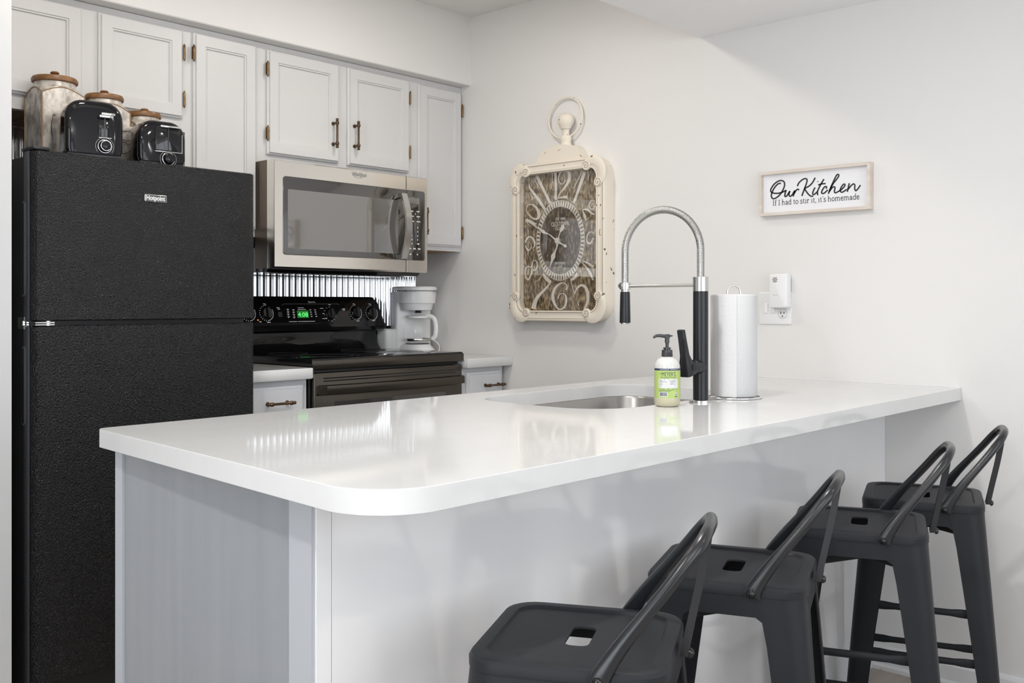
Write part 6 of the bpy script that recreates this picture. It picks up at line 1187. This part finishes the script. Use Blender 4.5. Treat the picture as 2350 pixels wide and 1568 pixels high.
# ================================================================== STOOLS
def stool():
    t = empty('bar_stool', (0, 0, FZ))
    Hs = 0.63 - FZ; hs = 0.147; m = M['stool']
    def sq(h, z, r_, seg=6): return [(x, y, z) for x, y in rrect(-h, h, -h, h, r_, seg)]
    bm = bmesh.new()
    Rg = [sq(hs + 0.001, Hs - 0.019, 0.05), sq(hs + 0.001, Hs - 0.006, 0.05), sq(hs - 0.002, Hs - 0.001, 0.05), sq(hs - 0.006, Hs, 0.048), sq(hs - 0.022, Hs, 0.036), sq(hs - 0.026, Hs - 0.0035, 0.034)]
    V = loft(bm, Rg, False, False)
    # pan with the hand hole
    hole = [bm.verts.new((x, y, Hs - 0.0035)) for x, y in rrect(-0.044, 0.044, -0.0185, 0.0185, 0.012, 4)]
    def es(P): return [bm.edges.get((P[i], P[(i + 1) % len(P)])) or bm.edges.new((P[i], P[(i + 1) % len(P)])) for i in range(len(P))]
    bmesh.ops.triangle_fill(bm, use_beauty=True, use_dissolve=False, edges=es(V[-1]) + es(hole))
    lo = [bm.verts.new((v.co.x, v.co.y, Hs - 0.007)) for v in hole]
    for i in range(len(hole)): j = (i + 1) % len(hole); bm.faces.new((hole[i], hole[j], lo[j], lo[i]))
    und = [bm.verts.new((p[0], p[1], Hs - 0.007)) for p in sq(hs - 0.026, 0, 0.034)]
    bmesh.ops.triangle_fill(bm, use_beauty=True, use_dissolve=False, edges=es(und) + es(lo))
    inn_ = [bm.verts.new(p) for p in sq(hs - 0.003, Hs - 0.019, 0.048)]; inn2 = [bm.verts.new(p) for p in sq(hs - 0.004, Hs - 0.0075, 0.047)]
    for A, B in ((V[0], inn_), (inn_, inn2), (inn2, und)):
        for i in range(len(A)): j = (i + 1) % len(A); bm.faces.new((A[i], A[j], B[j], B[i]))
    done(bm, 'seat', m, t, 35)
    # apron: sheet skirt with arched openings between the legs
    bm = bmesh.new()
    h1 = hs - 0.001
    for q in range(4):
        mt = Matrix.Rotation(R(90 * q), 4, 'Z')
        low = [(-0.108, -0.085), (-0.090, -0.074), (-0.062, -0.056), (0.062, -0.056), (0.090, -0.074), (0.108, -0.085)]
        rings = []
        for x, dz in low:
            flare = lambda z: -h1 - 0.08 * (-z) if z < 0 else -h1
            rings.append([mt @ Vector((x * .96, -h1, Hs - 0.0165)), mt @ Vector((x * .96, -h1 - 0.065 * (-dz - 0.02), Hs + dz)), mt @ Vector((x * .96, -h1 - 0.065 * (-dz - 0.02) + 0.003, Hs + dz)), mt @ Vector((x * .96, -h1 + 0.003, Hs - 0.0165))])
        loft(bm, rings)
    done(bm, 'apron', m, t, 30)
    # legs: rolled angle sections, wide at the shoulder, splayed
    for q in range(4):
        bm = bmesh.new(); mt = Matrix.Rotation(R(90 * q), 4, 'Z'); rings = []
        for s, wf, rd in ((0.0, 0.036, 0.048), (0.05, 0.034, 0.046), (0.14, 0.032, 0.041), (0.35, 0.030, 0.034), (0.65, 0.026, 0.026), (1.0, 0.020, 0.020)):
            z = (Hs - 0.0170) * (1 - s) + 0.004 * s; cx = -(h1 + 0.050 * s); cy = cx
            outr = []; innr = []
            L_ = rd + wf
            outr.append((cx + L_, cy))
            for k in range(7): a = R(270 - 90 * k / 6); outr.append((cx + rd + rd * math.cos(a), cy + rd + rd * math.sin(a)))
            outr.append((cx, cy + L_))
            th = 0.003
            innr.append((cx + th, cy + L_))
            for k in range(7): a = R(180 + 90 * k / 6); innr.append((cx + rd + (rd - th) * math.cos(a), cy + rd + (rd - th) * math.sin(a)))
            innr.append((cx + L_, cy + th))
            rings.append([mt @ Vector((x, y, z)) for x, y in outr + innr])
        loft(bm, rings)
        lg = done(bm, 'leg', m, t, 40)
        bm = bmesh.new(); c = -(h1 + 0.050) + 0.022
        p = mt @ Vector((c, c, 0)); lathe(bm, [(0.019, 0), (0.022, 0.003), (0.022, 0.014), (0.018, 0.016)], c=tuple(p), n=16)
        done(bm, 'foot_cap', M['black_satin'], lg, 40)
    # footrest rails and the crossed braces below the seat
    def lc(z): s = (Hs - 0.032 - z) / (Hs - 0.036); return h1 + 0.050 * s
    for q, z in ((0, 0.33), (1, 0.20), (2, 0.33), (3, 0.27), (3, 0.39)):
        mt = Matrix.Rotation(R(90 * q), 4, 'Z'); c = lc(z) - 0.010; e_ = c - 0.020
        X_ = [-e_, -e_ + 0.045, -e_ + 0.070, e_ - 0.070, e_ - 0.045, e_]
        tubeo('footrest', [mt @ Vector((x, -c, z)) for x in X_], 0.0085, m, t, 12, flat=[(1.35, .35), (1.3, .4), (1, 1), (1, 1), (1.3, .4), (1.35, .35)])
    for sg in (1, -1):
        z = Hs - 0.078 - (0.006 if sg < 0 else 0); c = h1 - 0.012
        tubeo('cross_brace', [(-c, -c * sg, z), (0, 0, z), (c, c * sg, z)], 0.008, m, t, 10, flat=[(1.2, .35)] * 3)
    # backrest hoop, rear strut, bolts
    zb = Hs - 0.012
    side_ = [(-0.153, -0.053, zb - 0.004), (-0.151, -0.060, zb + 0.012), (-0.140, -0.090, zb + 0.056), (-0.117, -0.145, zb + 0.125), (-0.101, -0.172, zb + 0.161), (-0.085, -0.186, zb + 0.179), (-0.060, -0.193, zb + 0.189), (-0.030, -0.196, zb + 0.192)]
    full = side_ + [(0, -0.197, zb + 0.1925)] + [(-x, y, z) for x, y, z in reversed(side_)]
    P = catmull(full, 4); n = len(P)
    fl = []; rr = []
    for i in range(n):
        k = min(i, n - 1 - i); f = min(1, k / 10); fl.append((0.45 + 0.55 * f, 1.75 - 0.75 * f)); rr.append(0.0095)
    # keep the flattened faces facing sideways
    bm = bmesh.new(); tube(bm, P, rr, 14, False, [(b_, a_) for a_, b_ in fl]); hp = done(bm, 'backrest', M['stool_tube'], t, 60)
    S_ = catmull([(0.0, -0.193, zb + 0.186), (0, -0.181, zb + 0.115), (0, -0.165, zb + 0.04), (0, -0.156, zb - 0.004)], 4)
    tubeo('back_strut', S_, 0.0085, m, t, 10, flat=[(.35, 1.2)] * len(S_)) if False else None
    bm = bmesh.new(); rings = []
    for p in S_: rings.append([(p.x - 0.0145, p.y - 0.008, p.z), (p.x - 0.0145, p.y + 0.004, p.z), (p.x - 0.0115, p.y + 0.004, p.z), (p.x - 0.0115, p.y - 0.005, p.z), (p.x + 0.0115, p.y - 0.005, p.z), (p.x + 0.0115, p.y + 0.004, p.z), (p.x + 0.0145, p.y + 0.004, p.z), (p.x + 0.0145, p.y - 0.008, p.z)])
    loft(bm, rings); done(bm, 'back_strut', M['stool_tube'], t, None)
    for (x, y, z, ax) in ((-0.160, -0.053, zb, 'x'), (0.154, -0.053, zb, 'x'), (0, -0.166, zb - 0.002, 'y')):
        bm = bmesh.new()
        rot = Matrix.Rotation(R(90 if ax == 'x' else 90), 4, 'Y' if ax == 'x' else 'X')
        sgn = -1 if x < 0 else 1
        mt = Matrix.Translation((x, y, z)) @ rot
        lathe(bm, [(0.0075, -0.002), (0.0075, 0.002), (0.0055, 0.005), (0.002, 0.0065)] if sgn > 0 and ax == 'x' or ax == 'y' else [(0.0075, 0.006), (0.0075, 0.002), (0.0055, -0.001), (0.002, -0.0025)], n=16, mtx=mt)
        done(bm, 'bolt', M['black_gloss'], t, 50)
    return t
proto = stool()
spots = [(-1.938, -2.554, 27.6, 'matte black metal stool nearest the camera, cut off by the bottom edge of the photo'),
         (-1.412, -2.519, 21.4, 'matte black metal stool second from the camera along the counter'),
         (-0.859, -2.536, 21.7, 'matte black metal stool third from the camera along the counter'),
         (-0.428, -2.527, 19.4, 'matte black metal stool farthest from the camera, beside the right wall')]
for i, (x, y, a, lab) in enumerate(spots):
    s = proto if i == 0 else copy_tree(proto)
    s.location = (x, y, FZ); s.rotation_euler = (0, 0, R(a))
    tag(s, lab, 'stool', 'black metal counter stools')
